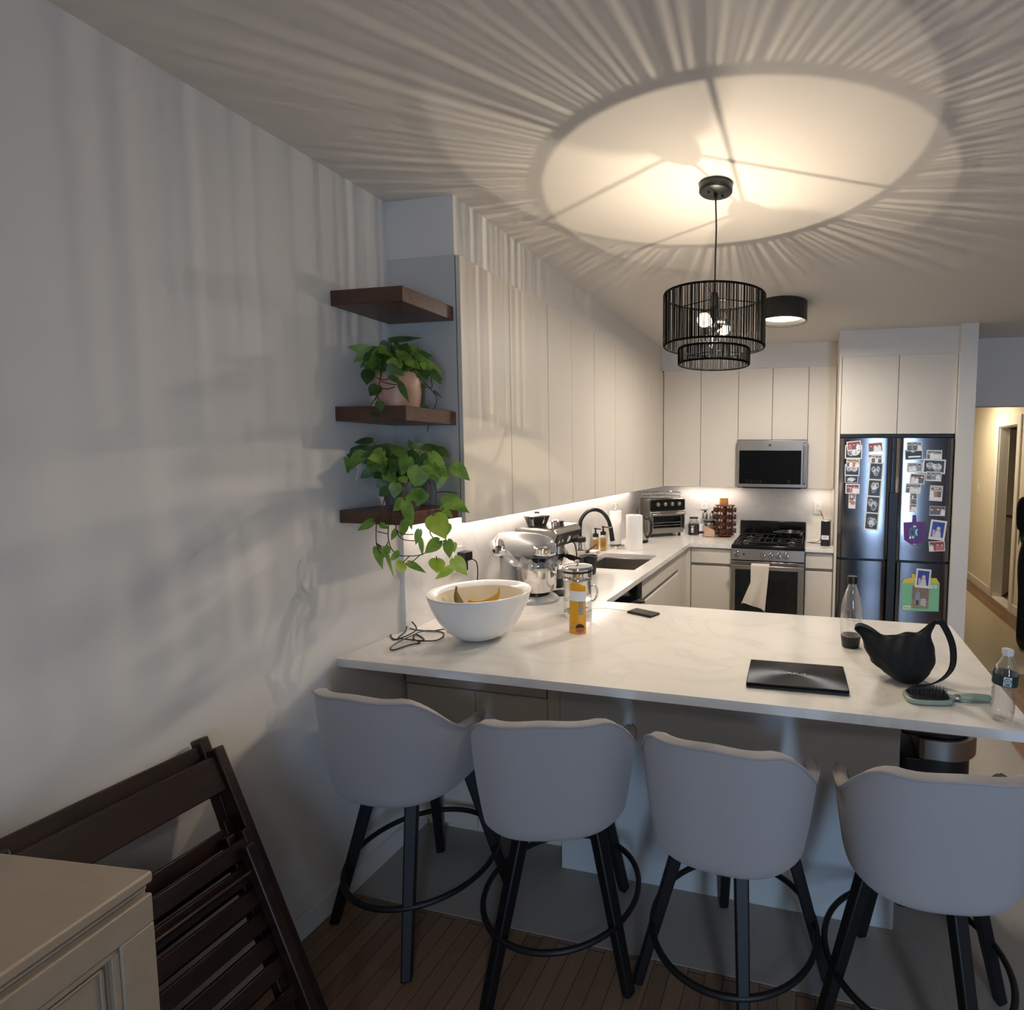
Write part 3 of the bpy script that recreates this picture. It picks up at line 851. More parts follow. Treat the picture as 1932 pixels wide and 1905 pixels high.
proto = make_stool()
for i, (p, sy, ly, lab) in enumerate(stools):
    s = proto if i == 0 else clone_seat(proto) if False else None
    if i == 0: s = proto
    else:
        s = proto.copy(); COL.objects.link(s)
        for ch in seatparts: clone(ch, s)
    if i == 0:
        seatparts = list(proto.children)
        for ch in seatparts:
            if ch.name.split('.')[0] != 'swivel_plate': ch.location.y -= .055; ch.scale = (1.03, 1.02, 1)
    s.location = (p[0], p[1], 0.0035); s.rotation_euler = (0,0,R(sy))
    tag(s, lab, 'stool', 'bar stools along the peninsula')
    stool_base(s, R(ly-sy))

# ------------------------------------------------------------------ folded chairs leaning on the wall
def make_chair():
    t = thing('folding_chair', 'x', 'chair', group='folded wooden chairs')
    # local: x along the width, y outwards from the leaning plane, z up the length
    Wd, L = .442, .925
    for sx in (0, Wd-.024):
        MB().box(sx, sx+.024, -.02, .02, 0.01, L).build('stile', M['dwood'], t, bevel=.004)
    def slat(z0, z1, y0, y1, nm, x0=.024, x1=Wd-.024, bow=0, par=t):
        b = MB()
        b.grid(lambda u, v: Vector((x0+(x1-x0)*u, y0-bow*math.sin(math.pi*u), z0+(z1-z0)*v)), 10, 1)
        b.grid(lambda u, v: Vector((x0+(x1-x0)*u, y1-bow*math.sin(math.pi*u), z0+(z1-z0)*v)), 10, 1)
        vs = []
        return b
    def rail(z0, z1, y, th, nm, x0=.022, x1=Wd-.022, bow=.02):
        vs = []; n = 12
        for i in range(n+1):
            u = i/n; x = x0+(x1-x0)*u; yy = y-bow*math.sin(math.pi*u)
            vs += [(x,yy-th/2,z0),(x,yy+th/2,z0),(x,yy+th/2,z1),(x,yy-th/2,z1)]
        fs = [(0,1,2,3), tuple(4*n+k for k in (3,2,1,0))]
        for i in range(n):
            for k in range(4): fs.append((i*4+k, (i+1)*4+k, (i+1)*4+(k+1) % 4, i*4+(k+1) % 4))
        MB().add(vs, fs).build(nm, M['dwood'], t, bevel=.003)
    rail(L-.115, L-.018, .0, .016, 'top_rail')
    # seat frame, folded flat on the outer side
    for sx in (.028, Wd-.05):
        MB().box(sx, sx+.022, .022, .044, .30, .70).build('seat_rail', M['dwood'], t, bevel=.003)
    for k in range(6):
        z = .325+k*.062
        MB().box(.05, Wd-.05, .03, .042, z, z+.046).build('seat_slat', M['dwood'], t, bevel=.003)
    # rear legs, folded outside
    for sx in (.052, Wd-.076):
        MB().box(sx, sx+.024, .046, .076, .0, .665).build('rear_leg', M['dwood'], t, bevel=.004)
    for z, y in ((.06,.061),(.17,.061),(.60,.061)):
        MB().cyl((.06, y, z), (Wd-.06, y, z), .0065, n=10).build('rod', M['dwood'], t)
    for z in (.12, .235):
        rail(z, z+.04, .0, .014, 'lower_rail', bow=0)
    return t
def lean(t, p, ang, yaw=0):
    # local x -> world -y ; local z leans towards the wall ; local y -> away from the wall
    a = R(ang); ex = Vector((0,-1,0)); ez = Vector((-math.sin(a),0,math.cos(a))); ey = ez.cross(ex)
    m = Matrix(((ex.x,ey.x,ez.x),(ex.y,ey.y,ez.y),(ex.z,ey.z,ez.z))).to_4x4()
    t.matrix_world = Matrix.Translation(p) @ Matrix.Rotation(R(yaw), 4, 'Z') @ m
ch = make_chair(); ch['label'] = 'dark slatted folding chair leaning directly against the left wall, behind the other'
c2 = clone(ch); c2['label'] = 'dark slatted folding chair leaning in front of the other folded chair, beside the sideboard'
lean(ch, Vector((.362, -.484, .004)), 20.8); lean(c2, Vector((.462, -.488, .004)), 23.6)

# ------------------------------------------------------------------ sideboard
SZ = .90
c0 = at(289, 1640, 'z', SZ)
t = thing('sideboard', 'taupe painted sideboard with framed door panels, in the lower left corner', 'sideboard', (c0.x, c0.y, 0), R(6))
D, Ln = c0.x-.03, 1.2      # local: -x towards the wall, -y towards the viewer
D = .40
MB().box(-D, .0, -Ln, 0, SZ-.022, SZ).box(-D+.004, -.006, -Ln, -.006, SZ-.034, SZ-.022).build('top', M['side'], t, bevel=.005)
MB().box(-D+.01, -.012, -Ln+.006, -.004, .10, SZ-.034).build('carcass', M['side'], t, bevel=.004)
for y in (-.05, -Ln+.05):
    for x in (-D+.05, -.06):
        MB().box(x-.025, x+.025, y-.025, y+.025, 0, .1).build('foot', M['side'], t, bevel=.004)
# framed panels on the long front (+x side)
def panel(y0, y1, z0, z1, nm):
    f = MB(); x = -.0115
    f.box(x, x+.012, y0, y1, z0, z0+.055).box(x, x+.012, y0, y1, z1-.055, z1).box(x, x+.012, y0, y0+.055, z0+.055, z1-.055).box(x, x+.012, y1-.055, y1, z0+.055, z1-.055)
    d = f.build(nm, M['side'], t, bevel=.003)
    f = MB()
    for o_, w_, h_ in ((.055,.012,.009),(.075,.006,.003)):
        a0, a1, b0, b1 = y0+o_, y1-o_, z0+o_, z1-o_
        f.box(x, x+h_, a0, a1, b0, b0+w_).box(x, x+h_, a0, a1, b1-w_, b1).box(x, x+h_, a0, a0+w_, b0, b1).box(x, x+h_, a1-w_, a1, b0, b1)
    f.build('moulding', M['side'], d, bevel=.002)
panel(-.58, -.004, .13, SZ-.04, 'door'); panel(-1.17, -.59, .13, SZ-.04, 'door')

# ------------------------------------------------------------------ waste bin under the counter
t = thing('waste_bin', 'black waste bin with a stainless rim band under the right end of the counter', 'bin', (2.0, .42, .003))
def stad(x0, x1, y0, y1, r, n=10):
    pts = []
    for cx, cy, a0 in ((x1-r,y0+r,-90),(x1-r,y1-r,0),(x0+.02,y1-.02,90),(x0+.02,y0+.02,180)):
        rr = r if a0 in (-90,0) else .02
        for i in range(n+1):
            a = R(a0+90*i/n); pts.append((cx+rr*math.cos(a), cy+rr*math.sin(a)))
    return pts
def ringsolid(poly, z0, z1): return MB().prism([(x,y,z0) for x, y in poly], (0,0,z1-z0))
ringsolid(stad(.0,.25,.015,.30,.11), 0.0, .575).build('body', M['black'], t, bevel=.004)
ringsolid(stad(.055,.272,.0,.315,.13), .582, .655).build('rim_band', M['steel'], t, bevel=.002)
ringsolid(stad(.0,.25,.02,.30,.11), .656, .668).build('lid', M['black'], t, bevel=.003)

# ------------------------------------------------------------------ corner shelves
for z0, z1, ln, lab in ((2.171, 2.224, .27, 'empty thick walnut corner shelf, highest of the three'), (1.770, 1.822, .27, 'thick walnut corner shelf carrying the blush pot, middle of the three'), (1.405, 1.452, .27, 'thick walnut corner shelf carrying the trailing plant, lowest of the three')):
    tag(MB().box(.0005, .294, YS-.279, YS-.0005, z0, z1).build('corner_shelf', M['shelf'], bevel=.0025), lab, 'shelf', 'walnut corner shelves')

# ------------------------------------------------------------------ things on the counter
Z = CZT
t = thing('mixing_bowl', 'large white round bowl with a wide rim on the peninsula', 'bowl', (.365, .34, Z))
pr = [(0,.0015),(.05,.0),(.066,.003),(.10,.018),(.135,.050),(.163,.092),(.185,.140),(.198,.182),(.201,.190),(.200,.194),(.195,.1945),(.172,.180),(.168,.176)]
MB().lathe(pr, 72).build('bowl_shell', M['ceramic'], t, ang=50)
MB().lathe([(.1685,.1765),(.160,.150),(.14,.10),(.11,.058),(.07,.026),(.0,.016)], 72).build('bowl_lining', M['cream'], t, ang=60)
def banana(loc, rz, m, lab, L=.15, tilt=0):
    b = MB(); pts = []; rr = []
    for i in range(13):
        u = i/12; a = (u-.5)*1.7
        pts.append((.1*math.sin(a)*L/.15, 0, .1*(1-math.cos(a))*L/.15)); rr.append(max(.004, .0185*math.sin(math.pi*min(1, max(0, .06+u*.9)))**.55))
    b.tube(pts, rr, 6)
    b.tube([pts[-1], (pts[-1][0]+.008, 0, pts[-1][2]+.022)], [.005,.0042], 6)
    o = b.build('banana', m, ang=25)
    Q_ = Matrix.Rotation(rz, 4, 'Z') @ Matrix.Rotation(R(-tilt), 4, 'Y')
    o.location = Vector(loc)-Q_ @ (Vector(pts[-1])+Vector((.008,0,.022))); o.rotation_euler = Q_.to_euler()
    return tag(o, lab, 'banana', 'bananas in the white bowl')
banana(at(861, 1106, 'z', 1.112), R(155), M['avocado'], 'spotted dark banana with its tip up at the left inside the white bowl', .125, 30)
banana(at(942, 1108, 'z', 1.105), R(20), M['banana'], 'yellow banana with its tip up at the right inside the white bowl', .125, 14)

# cable pile left of the bowl
pts = [at(x, y, 'z', Z+.004+h) for x, y, h in ((846,1193,0),(838,1187,.006),(815,1190,0),(785,1188,0),(757,1183,.003),(738,1196,0),(745,1206,0),(770,1198,.004),(786,1186,.012),(772,1170,.03),(765,1190,.006),(752,1202,0),(760,1205,.005),(800,1208,0),(785,1196,0),(780,1205,.004),(792,1212,0),(770,1217,0),(742,1226,0),(739,1219,.003),(770,1202,.01),(800,1190,.005),(833,1192,0),(836,1200,.003),(822,1208,0),(790,1209,.006))]
o = MB().tube(smoothpath(pts, 6), .0028, 6).build('cable_bundle', M['black'])
tag(o, 'tangled thin black cable lying on the counter left of the white bowl', 'cable')

# charger cord on the backsplash
t = thing('phone_charger', 'black power adapter with a cord, plugged in behind the hanging plant', 'charger', (.0285, .70, 1.15))
MB().box(.0, .045, -.03, .03, .0, .045).box(0, .04, -.035, .0, -.045, .0).build('adapter', M['black'], t, bevel=.004)
MB().tube(smoothpath([(.03,.03,.005),(.045,.06,-.02),(.05,.055,-.10),(.045,.02,-.19),(.05,-.01,-.232)], 6), .0028, 6).build('cord', M['black'], t)

# press pot and pouch
t = thing('press_pot', 'tall glass and steel press pot with a chrome lid, behind the yellow pouch', 'coffee press', (.613, .738, Z))
MB().lathe([(.061,.004),(.064,.02),(.064,.17),(.066,.185),(.067,.205)], 48).build('glass_body', M['clear'], t)
MB().lathe([(0,.0),(.063,.0),(.065,.004),(.065,.022),(.062,.024),(0,.024)], 48).build('base_ring', M['chrome'], t)
MB().lathe([(.0655,.168),(.0675,.170),(.0675,.178),(.066,.18)], 48).lathe([(.066,.19),(.068,.192),(.068,.214),(.066,.216)], 48).lathe([(.060,.10),(.0605,.10),(.0605,.165),(.060,.165)], 48).build('steel_collar', M['chrome'], t)
MB().lathe([(.0625,.026),(.0625,.075),(0,.075)], 32).build('water', M['clear'], t)
l = MB().lathe([(.0655,.215),(.069,.216),(.070,.226),(.067,.232),(.05,.237),(.02,.24),(0,.241)], 48).build('lid', M['chrome'], t)
MB().lathe([(.067,.206),(.0695,.206),(.0695,.216),(.067,.216)], 48).build('lid_seal', M['black'], l)
MB().lathe([(0,.24),(.006,.242),(.012,.25),(.01,.258),(0,.26)], 16).build('plunger_knob', M['chrome'], l)
MB(Matrix.Rotation(R(52), 4, 'Z')).tube(smoothpath([(.064,.0,.128),(.09,.0,.124),(.104,.0,.10),(.10,.0,.072),(.084,.0,.054),(.064,0,.055)], 6), .0055, 10).build('handle', M['chrome'], t)

t = thing('snack_pouch', 'tall yellow foil pouch with a white band, standing in front of the press pot', 'pouch', (.722, .488, Z))
def pouch(u, v):
    x = (u-.5)*(.076-.006*v); th = .018*(1-v)**.6*math.sin(math.pi*u)
    return x, th, v*.207
def pface(sgn, v0, v1, e=0): return lambda u, v: (lambda q: Vector((q[0]+.012*q[2]*0, sgn*(q[1]+e)+.02*q[2], q[2]+.006*math.sin(u*5)*(1 if v0+v*(v1-v0) > .95 else 0))))(pouch(u, v0+(v1-v0)*v))
b = MB(); b.grid(pface(-1,0,1), 12, 16).grid(pface(1,0,1), 12, 16)
bp = b.build('pouch_foil', M['mustard'], t, fix=False)
MB().grid(pface(-1,.66,.86,.0008), 12, 6).build('white_band', M['border'], t, fix=False)
greyp = mat('grey_print', '#8e8f95', .5)
b = MB()
for k in range(5): b.grid(lambda u, v, k=k: pface(-1, .40+k*.055, .435+k*.055, .0012)(.62+.26*u, v), 4, 1)
b.grid(lambda u, v: pface(-1,.12,.14,.0012)(.1+.3*u, v), 4, 1)
b.build('grey_lettering', greyp, t, fix=False)
b = MB()
disc = []
def pdisc(cx, cz, r, a0, a1): 
    pts = [pface(-1,0,1,.004)(cx+r*math.cos(a0+(a1-a0)*i/12)/.076, cz+r*math.sin(a0+(a1-a0)*i/12)/.207) for i in range(13)]
    return pts
def fan(pts): 
    return MB().add(pts, [tuple(range(len(pts)))])
fan(pdisc(.72,.13,.017,0,math.pi)).build('black_half_disc', M['black'], t, fix=False)
fan(pdisc(.72,.12,.017,math.pi,2*math.pi)).build('red_half_disc', mat('red_print', '#b5502a', .5), t, fix=False)

# phone + its cable
t = thing('phone', 'dark phone lying face up on the peninsula, charging', 'phone', (.903, .832, Z), R(-22))
MB().box(-.072, .072, -.036, .036, 0, .010).build('case', M['black'], t, bevel=.004, seg=3)
MB().box(-.067, .067, -.031, .031, .0102, .0106).build('screen', M['glassblk'], t)
pa = [at(1186, 1152, 'z', Z+.006), at(1165,1150,'z',Z+.006), at(1135,1147,'z',Z+.006), at(1100,1149,'z',Z+.006), at(1050,1155,'z',Z+.006), at(1015,1163,'z',Z+.006), at(980,1160,'z',Z+.003), Vector((.12,.78,Z+.003)), Vector((.06,.79,Z+.03)), Vector((.04,.785,Z+.12)), Vector((.032,.755,Z+.22))]
tag(MB().tube(smoothpath(pa, 6), .0017, 6).build('charging_cable', M['offwhite']), 'thin white charging cable running across the counter to the phone', 'cable')

# ---- stand mixer
t = thing('stand_mixer', 'silver tilt-head stand mixer with a steel bowl, right of the white bowl', 'mixer', (.20, .95, Z), R(-8))
# local x: along the head (front = +x)
def ell(cx, cy, z, rx, ry, n=36): return [Vector((cx+rx*math.cos(2*math.pi*i/n), cy+ry*math.sin(2*math.pi*i/n), z)) for i in range(n)]
def loft(rings, m, nm, par, **k):
    n = len(rings[0]); b = MB(); vs = [p for r_ in rings for p in r_]
    fs = [tuple(reversed(range(n))), tuple((len(rings)-1)*n+i for i in range(n))]
    for j in range(len(rings)-1):
        for i in range(n): fs.append((j*n+i, j*n+(i+1) % n, (j+1)*n+(i+1) % n, (j+1)*n+i))
    b.add(vs, fs); return b.build(nm, m, par, ang=k.pop('ang', 45), **k)
base_ = loft([ell(.10,0,0,.118,.105), ell(.10,0,.012,.118,.105), ell(.10,0,.026,.10,.092), ell(.10,0,.032,.07,.07)], M['silver'], 'base', t)
loft([ell(.10,0,.030,.066,.066), ell(.10,0,.046,.064,.064)], M['dsteel'], 'bowl_seat', t)
loft([ell(-.055,0,0,.075,.07), ell(-.055,0,.02,.07,.066), ell(-.062,0,.09,.05,.052), ell(-.066,0,.17,.048,.05), ell(-.062,0,.215,.055,.054)], M['silver'], 'column', t)
MB().box(-.06, .1, -.07, .07, .0, .02).build('base_bridge', M['silver'], t, bevel=.012, seg=3)
prof = [(-.150,.030),(-.142,.048),(-.12,.062),(-.06,.069),(.02,.071),(.10,.068),(.155,.060),(.190,.045),(.206,.026),(.210,.006)]
rings = []
for x, r_ in prof:
    rings.append([Vector((x, r_*.9*math.cos(2*math.pi*i/36), .275+r_*(1.02 if math.sin(2*math.pi*i/36) > 0 else .95)*math.sin(2*math.pi*i/36))) for i in range(36)])
hd = loft(rings, M['silver'], 'head', t)
MB().lathe([(0,.0),(.043,.0),(.047,.004),(.047,.01),(.040,.016),(.02,.02),(0,.021)], 40).build('rear_cap', M['chrome'], hd)
rc = hd.children[0]; rc.matrix_local = Matrix.Translation((-.088,-.066,.268)) @ Matrix.Rotation(R(78), 4, 'X') @ Matrix.Rotation(R(20), 4, 'Y')
b = MB(); 
def band(u, v):
    a = -math.pi*.62+math.pi*1.24*u
    x = .135+.058*math.cos(a); y = .062*math.sin(a)
    return Vector((x+.012, y*1.02, .238+.052*v))
b.grid(band, 24, 3); b.build('chrome_band', M['chrome'], hd, solid=.004, fix=False)
MB().lathe([(0,0),(.034,0),(.036,-.012),(.03,-.05),(.012,-.052),(.012,-.075),(0,-.075)], 28, (.115,0,.225)).build('beater_hub', M['dsteel'], hd)
MB().cyl((-.16,-.04,.215),(-.14,-.07,.217), .004, n=10).build('speed_lever', M['nickel'], t)
bw = MB().lathe([(0,.046),(.055,.046),(.062,.05),(.066,.07),(.084,.10),(.090,.13),(.093,.178),(.096,.18),(.091,.181),(.088,.14),(.078,.10),(0,.06)], 48, (.115,0,0)).build('mixing_bowl', M['chrome'], t)
MB().tube(smoothpath([(.20,-.02,.165),(.238,-.04,.16),(.242,-.042,.11),(.228,-.035,.075),(.19,-.02,.085)], 6), .0055, 10).build('bowl_handle', M['chrome'], bw)
q = random.Random(4)
b = MB()
def guard(u, v):
    a = 2*math.pi*u; r_ = .099+.006*v+.004*math.sin(7*a+3*v)+.003*math.sin(17*a)
    z = .168+.055*v+.012*math.sin(3*a+1)*v+.004*math.sin(13*a)*v
    return Vector((.115+r_*math.cos(a)*(1-.12*v), r_*math.sin(a)*(1-.12*v), z))
b.grid(guard, 60, 5, cu=True)
b.tube(smoothpath([(.10,-.105,.195),(.06,-.108,.205),(.02,-.104,.225),(-.015,-.095,.25)], 4), [.012]*4+[.018]*4+[.022]*5, 14)
b.build('splash_guard', M['film'], t, ang=20)

# ---- espresso machine
t = thing('espresso_machine', 'stainless espresso machine with a bean hopper behind the stand mixer', 'coffee machine', (.168, 1.345, Z), R(-2)); t.scale = (.87, 1, 1)
# local +x = front
MB().box(-.15, .13, -.155, .155, .0, .045).build('base', M['steel'], t, bevel=.006)
MB().box(-.15, -.02, -.155, .155, .045, .23).build('rear_housing', M['steel'], t, bevel=.008)
b = MB(); b.prism([(-.15,-.16,.225),(.115,-.16,.225),(.155,-.16,.30),(.125,-.16,.335),(-.15,-.16,.335)], (0,.32,0)); b.build('head', M['steel'], t, bevel=.012, seg=3)
fp = MB(); fp.prism([(.1175,-.15,.2265),(.1575,-.15,.2995),(.1605,-.15,.298),(.1205,-.15,.225)], (0,.30,0)); ctl = fp.build('control_face', M['dsteel'], t, bevel=.001)
N = Vector((.88,0,-.47)).normalized()
k = MB(); c_ = Vector((.139,.0,.262))+N*.003; k.tube([c_, c_+N*.004], .022, 28); k.build('gauge_ring', M['nickel'], ctl)
k = MB(); k.tube([c_+N*.0042, c_+N*.005], .018, 28); k.build('gauge_face', M['offwhite'], ctl)
for y in (-.12,-.08,.06,.09,.12):
    k = MB(); c_ = Vector((.139,y,.262))+N*.003; k.tube([c_, c_+N*.006], .0095, 16); k.build('button', M['nickel'], ctl)
MB().tube([(.085,-.02,.225),(.085,-.02,.175)], [.034,.036], 28).build('group_head', M['steel'], t)
pf = MB().tube([(.085,-.02,.176),(.085,-.02,.155)], .036, 28).tube([(.085,-.02,.156),(.085,-.02,.125)], [.03,.02], 20).build('portafilter', M['dsteel'], t)
MB().tube([(.118,-.025,.166),(.15,-.03,.164),(.17,-.035,.16),(.27,-.05,.145)], [.008,.012,.0155,.0165], 14).build('portafilter_handle', M['black'], pf)
k = MB(); k.tube([(.12,-.025,.20),(.15,-.03,.175)], .012, 12).tube([(.10,-.045,.14),(.12,-.055,.12)], .009, 10); k.build('spout', M['chrome'], pf)
MB().tube(smoothpath([(.10,.11,.23),(.125,.12,.2),(.14,.12,.1),(.16,.12,.04)], 5), .0045, 8).build('steam_wand', M['black'], t)
MB().box(.0, .165, -.14, .14, .0, .05).build('drip_tray', M['dsteel'], t, bevel=.008)
b = MB()
for i in range(9): b.box(.02, .155, -.12+i*.028, -.113+i*.028, .05, .054)
b.build('drip_grate', M['chrome'], t)
hp = MB().lathe([(.058,.337),(.062,.345),(.078,.385),(.082,.392)], 40, (-.06,-.045,0)).build('bean_hopper', glass('smoked_plastic', '#6a6a68', .2, body=.55, bodycol='#141414'), t)
MB().lathe([(0,.40),(.05,.399),(.083,.392),(.085,.397),(.06,.405),(0,.408)], 40, (-.06,-.045,0)).build('hopper_lid', M['nickel'], hp)
MB().box(-.075, -.045, -.05, -.04, .405, .416).build('lid_grip', M['black'], hp)
MB().lathe([(0,.336),(.05,.337),(.05,.345),(.0,.35)], 30, (-.06,-.045,0)).build('hopper_base', M['black'], hp)
MB().lathe([(0,.336),(.024,.336),(.027,.345),(.027,.366),(.02,.374),(0,.376)], 24, (.085,-.06,0)).build('tamper', M['nickel'], t)
MB().lathe([(0,.336),(.02,.336),(.014,.35),(.02,.36),(0,.366)], 20, (.09,.0,0)).build('dosing_cup', M['black'], t)

tag(MB().lathe([(0,0),(.05,0),(.054,.003),(.054,.01),(.045,.014),(0,.014)], 32).build('coaster', M['black'], loc=(.36,1.08,Z)), 'small round black disc on the counter, behind the press pot', 'coaster')

t = thing('black_canister', 'open black plastic knock bin beside the sink', 'canister', (.305, 1.60, Z))
MB().lathe([(0,0),(.043,0),(.047,.004),(.058,.112),(.060,.114),(.056,.114),(.045,.008),(0,.006)], 36).build('tub', M['black'], t)
MB().tube([(-.05,-.01,.10),(.0,.0,.108),(.05,.008,.10)], .011, 12).build('crossbar', M['black'], t)

t = thing('glass_bottle', 'slim clear bottle with a dark lid, at the foot of the tap', 'bottle', (.135, 1.86, Z))
MB().lathe([(0,.001),(.036,.001),(.04,.006),(.04,.13),(.034,.15),(.034,.163)], 32).build('bottle_wall', M['pet'], t)
MB().lathe([(0,.16),(.040,.16),(.042,.163),(.042,.188),(.039,.191),(0,.191)], 32).build('lid', mat('navy_lid', '#17181f', .35), t)
MB().lathe([(0,.004),(.037,.004),(.037,.09),(0,.09)], 28).build('contents', mat('pale_peach', '#ecdac8', .6), t)

def soap(x, y, lab, s=1.):
    t = thing('soap_dispenser', lab, 'soap dispenser', (x, y, Z), R(20), group='soap dispensers behind the sink')
    MB().box(-.026*s, .026*s, -.026*s, .026*s, 0, .125*s).build('bottle', M['pet'], t, bevel=.006)
    MB().box(-.022*s, .022*s, -.022*s, .022*s, .004, .10*s).build('soap', M['amber'], t)
    p = MB().lathe([(0,.125*s),(.022,.125*s),(.022,.15*s),(.008,.155*s),(.006,.18*s),(.012,.183*s),(.012,.193*s),(0,.195*s)], 20).build('pump', M['black'], t)
    MB().bar((0,0,.188*s), (.04,.02,.18*s), .01, .008).build('nozzle', M['black'], p)
soap(.06, 2.33, 'clear soap dispenser with a black pump, nearer the tap'); soap(.075, 2.45, 'clear soap dispenser with amber soap, nearer the towel holder')
t = thing('soap_dish', 'small clear glass dish with a sponge behind the sink', 'dish', (.075, 2.245, Z))
MB().box(-.04, .04, -.05, .05, 0, .02).build('dish', M['pet'], t, bevel=.006)
MB().box(-.03, .03, -.04, .04, .02, .036).build('sponge', M['paper'], t, bevel=.005)
t = thing('paper_towel_holder', 'paper towel roll on a steel stand in the corner behind the tap', 'paper towels', (.12, 2.61, Z))
MB().lathe([(0,0),(.072,0),(.075,.006),(.072,.022),(.05,.026),(0,.026)], 40).build('base', M['chrome'], t)
MB().lathe([(.018,.03),(.048,.03),(.049,.034),(.049,.296),(.047,.30),(.018,.30)], 40).build('paper_roll', M['paper'], t)
MB().cyl((0,0,.02),(0,0,.315), .006, n=12).tube([(.02*math.cos(R(a)), 0, .335+.02*math.sin(R(a))) for a in range(0, 360, 24)], .0028, 8, closed=True).build('post', M['chrome'], t)
t = thing('paper_towel_roll', 'free-standing white paper towel roll in front of the kettle', 'paper towels', (.295, 2.545, Z))
MB().lathe([(.02,.001),(.060,.001),(.062,.004),(.062,.278),(.060,.28),(.02,.28)], 48).build('paper_roll', M['paper'], t)
MB().lathe([(.0195,.002),(.0205,.002),(.0205,.279),(.0195,.279)], 24).build('cardboard_core', mat('cardboard', '#b8a083', .9), t)
MB().box(.05, .065, -.01, .03, .002, .277).build('loose_sheet', M['paper'], t, bevel=.004)
t = thing('electric_kettle', 'steel electric kettle with a black handle beside the toaster oven', 'kettle', (.232, 2.94, Z), R(-20))
MB().lathe([(0,0),(.062,0),(.064,.004),(.064,.024),(0,.026)], 36).build('base', M['black'], t)
MB().lathe([(0,.026),(.062,.026),(.064,.03),(.056,.13),(.048,.205),(.046,.21),(0,.212)], 40).build('jug', M['steel'], t)
MB().lathe([(0,.211),(.044,.211),(.038,.222),(.01,.226),(.01,.238),(0,.24)], 28).build('lid', M['black'], t)
MB().tube(smoothpath([(.045,0,.205),(.085,0,.215),(.108,0,.18),(.105,0,.10),(.085,0,.06),(.062,0,.05)], 6), [.009]*4+[.012]*26+[.009], 12).build('handle', M['black'], t)
MB().tube(smoothpath([(-.075,.05,.0),(-.09,.06,.15),(-.085,.06,.268),(-.06,.045,.285),(-.02,.02,.28),(-.005,.01,.24)], 6), .004, 8).build('power_cord', M['black'], t)

# ---- toaster oven
t = thing('toaster_oven', 'large stainless countertop toaster oven with four knobs, in the kitchen corner', 'toaster oven', (.243, 3.205, Z), R(42))
w, d, h = .36, .25, .355
x0, x1 = -.005, .355; yf = 0
MB().box(x0+.004, x1-.004, yf+.02, .235, .03, h).build('body', M['steel'], t, bevel=.008)
cp = MB().box(x0, x1, yf, yf+.022, .245, h-.005).build('control_panel', M['dsteel'], t, bevel=.005)
for i in range(4):
    c_ = Vector((x0+.075+i*.072, yf, .305))
    k = MB().tube([c_, c_+Vector((0,-.02,0))], [.021,.017], 20).bar(c_+Vector((0,-.02,-.017)), c_+Vector((0,-.02,.017)), .008, .014, upv=(0,1,0))
    k.build('knob', M['nickel'], cp, bevel=.0015)
dr = MB().box(x0, x1, yf, yf+.022, .06, .238).build('door', M['steel'], t, bevel=.005)
MB().box(x0+.03, x1-.045, yf-.0015, yf, .085, .195).build('door_glass', M['glassblk'], dr)
b = MB()
for z in (.11, .135): b.cyl((x0+.035, yf-.002, z), (x1-.05, yf-.002, z), .0022, n=8)
b.build('rack_bars', M['nickel'], dr)
MB().box(x0+.01, x1-.01, yf-.03, yf-.012, .205, .222).box(x0+.02, x0+.035, yf-.02, yf, .205, .222).box(x1-.035, x1-.02, yf-.02, yf, .205, .222).build('door_handle', M['nickel'], dr, bevel=.003)
MB().box(x1-.038, x1-.012, yf-.0012, yf, .08, .20).build('side_trim', M['black'], dr)
for x in (x0+.03, x1-.04):
    for y in (yf+.04, .2): MB().cyl((x,y,.0),(x,y,.031), .012, .016, 12).build('foot', M['black'], t)
tr = thing('baking_tray', 'small wire-edged tray lying on the toaster oven', 'tray', (.285, 3.405, Z+h+.001), R(42))
b = MB(); b.box(-.15,.15,-.085,.085,.0,.003)
for z, g in ((.018,0),(.052,.0)): b.tube([(-.155-g,-.09,z),(.155,-.09,z),(.155,.09,z),(-.155,.09,z)], .0028, 6, closed=True)
for x in (-.15,0,.15):
    for y in (-.088,.088): b.tube([(x,y,0),(x,y,.052)], .002, 6)
b.build('wire_tray', M['chrome'], tr)

# ---- jars, grinders, spice rack
t = thing('coffee_jar', 'glass jar of dark coffee with a white printed label, right of the toaster oven', 'jar', (.572, 3.535, Z))
MB().lathe([(0,0),(.047,0),(.052,.005),(.053,.10),(.048,.125),(.038,.14),(.037,.158)], 36).build('jar_glass', M['clear'], t)
MB().lathe([(0,.004),(.0505,.004),(.0515,.103),(0,.103)], 36).build('coffee', M['coffee'], t)
MB().lathe([(0,.157),(.041,.157),(.042,.16),(.042,.169),(0,.17)], 32).build('lid', M['black'], t)
lab = MB()
def onjar(a, z, r_=.0536): return Vector((r_*math.sin(a), -r_*math.cos(a), z))
for z, a in ((.086,.32),(.078,.22),(.034,.3),(.028,.3)): lab.grid(lambda u, v: onjar(-a+2*a*u-.05, z+.004*v), 8, 1)
lab.grid(lambda u, v: onjar((u-.5)*.5*(1-abs(2*v-1)*.6)-.05, .042+.03*v), 8, 6)
lab.build('printed_label', M['border'], t, fix=False)
t = thing('flour_jar', 'square glass jar of pale flour with a black lid in front of the spice rack', 'jar', (.735, 3.455, Z), R(20))
MB().box(-.053, .053, -.053, .053, 0, .135).build('jar_glass', M['clear'], t, bevel=.012, seg=3)
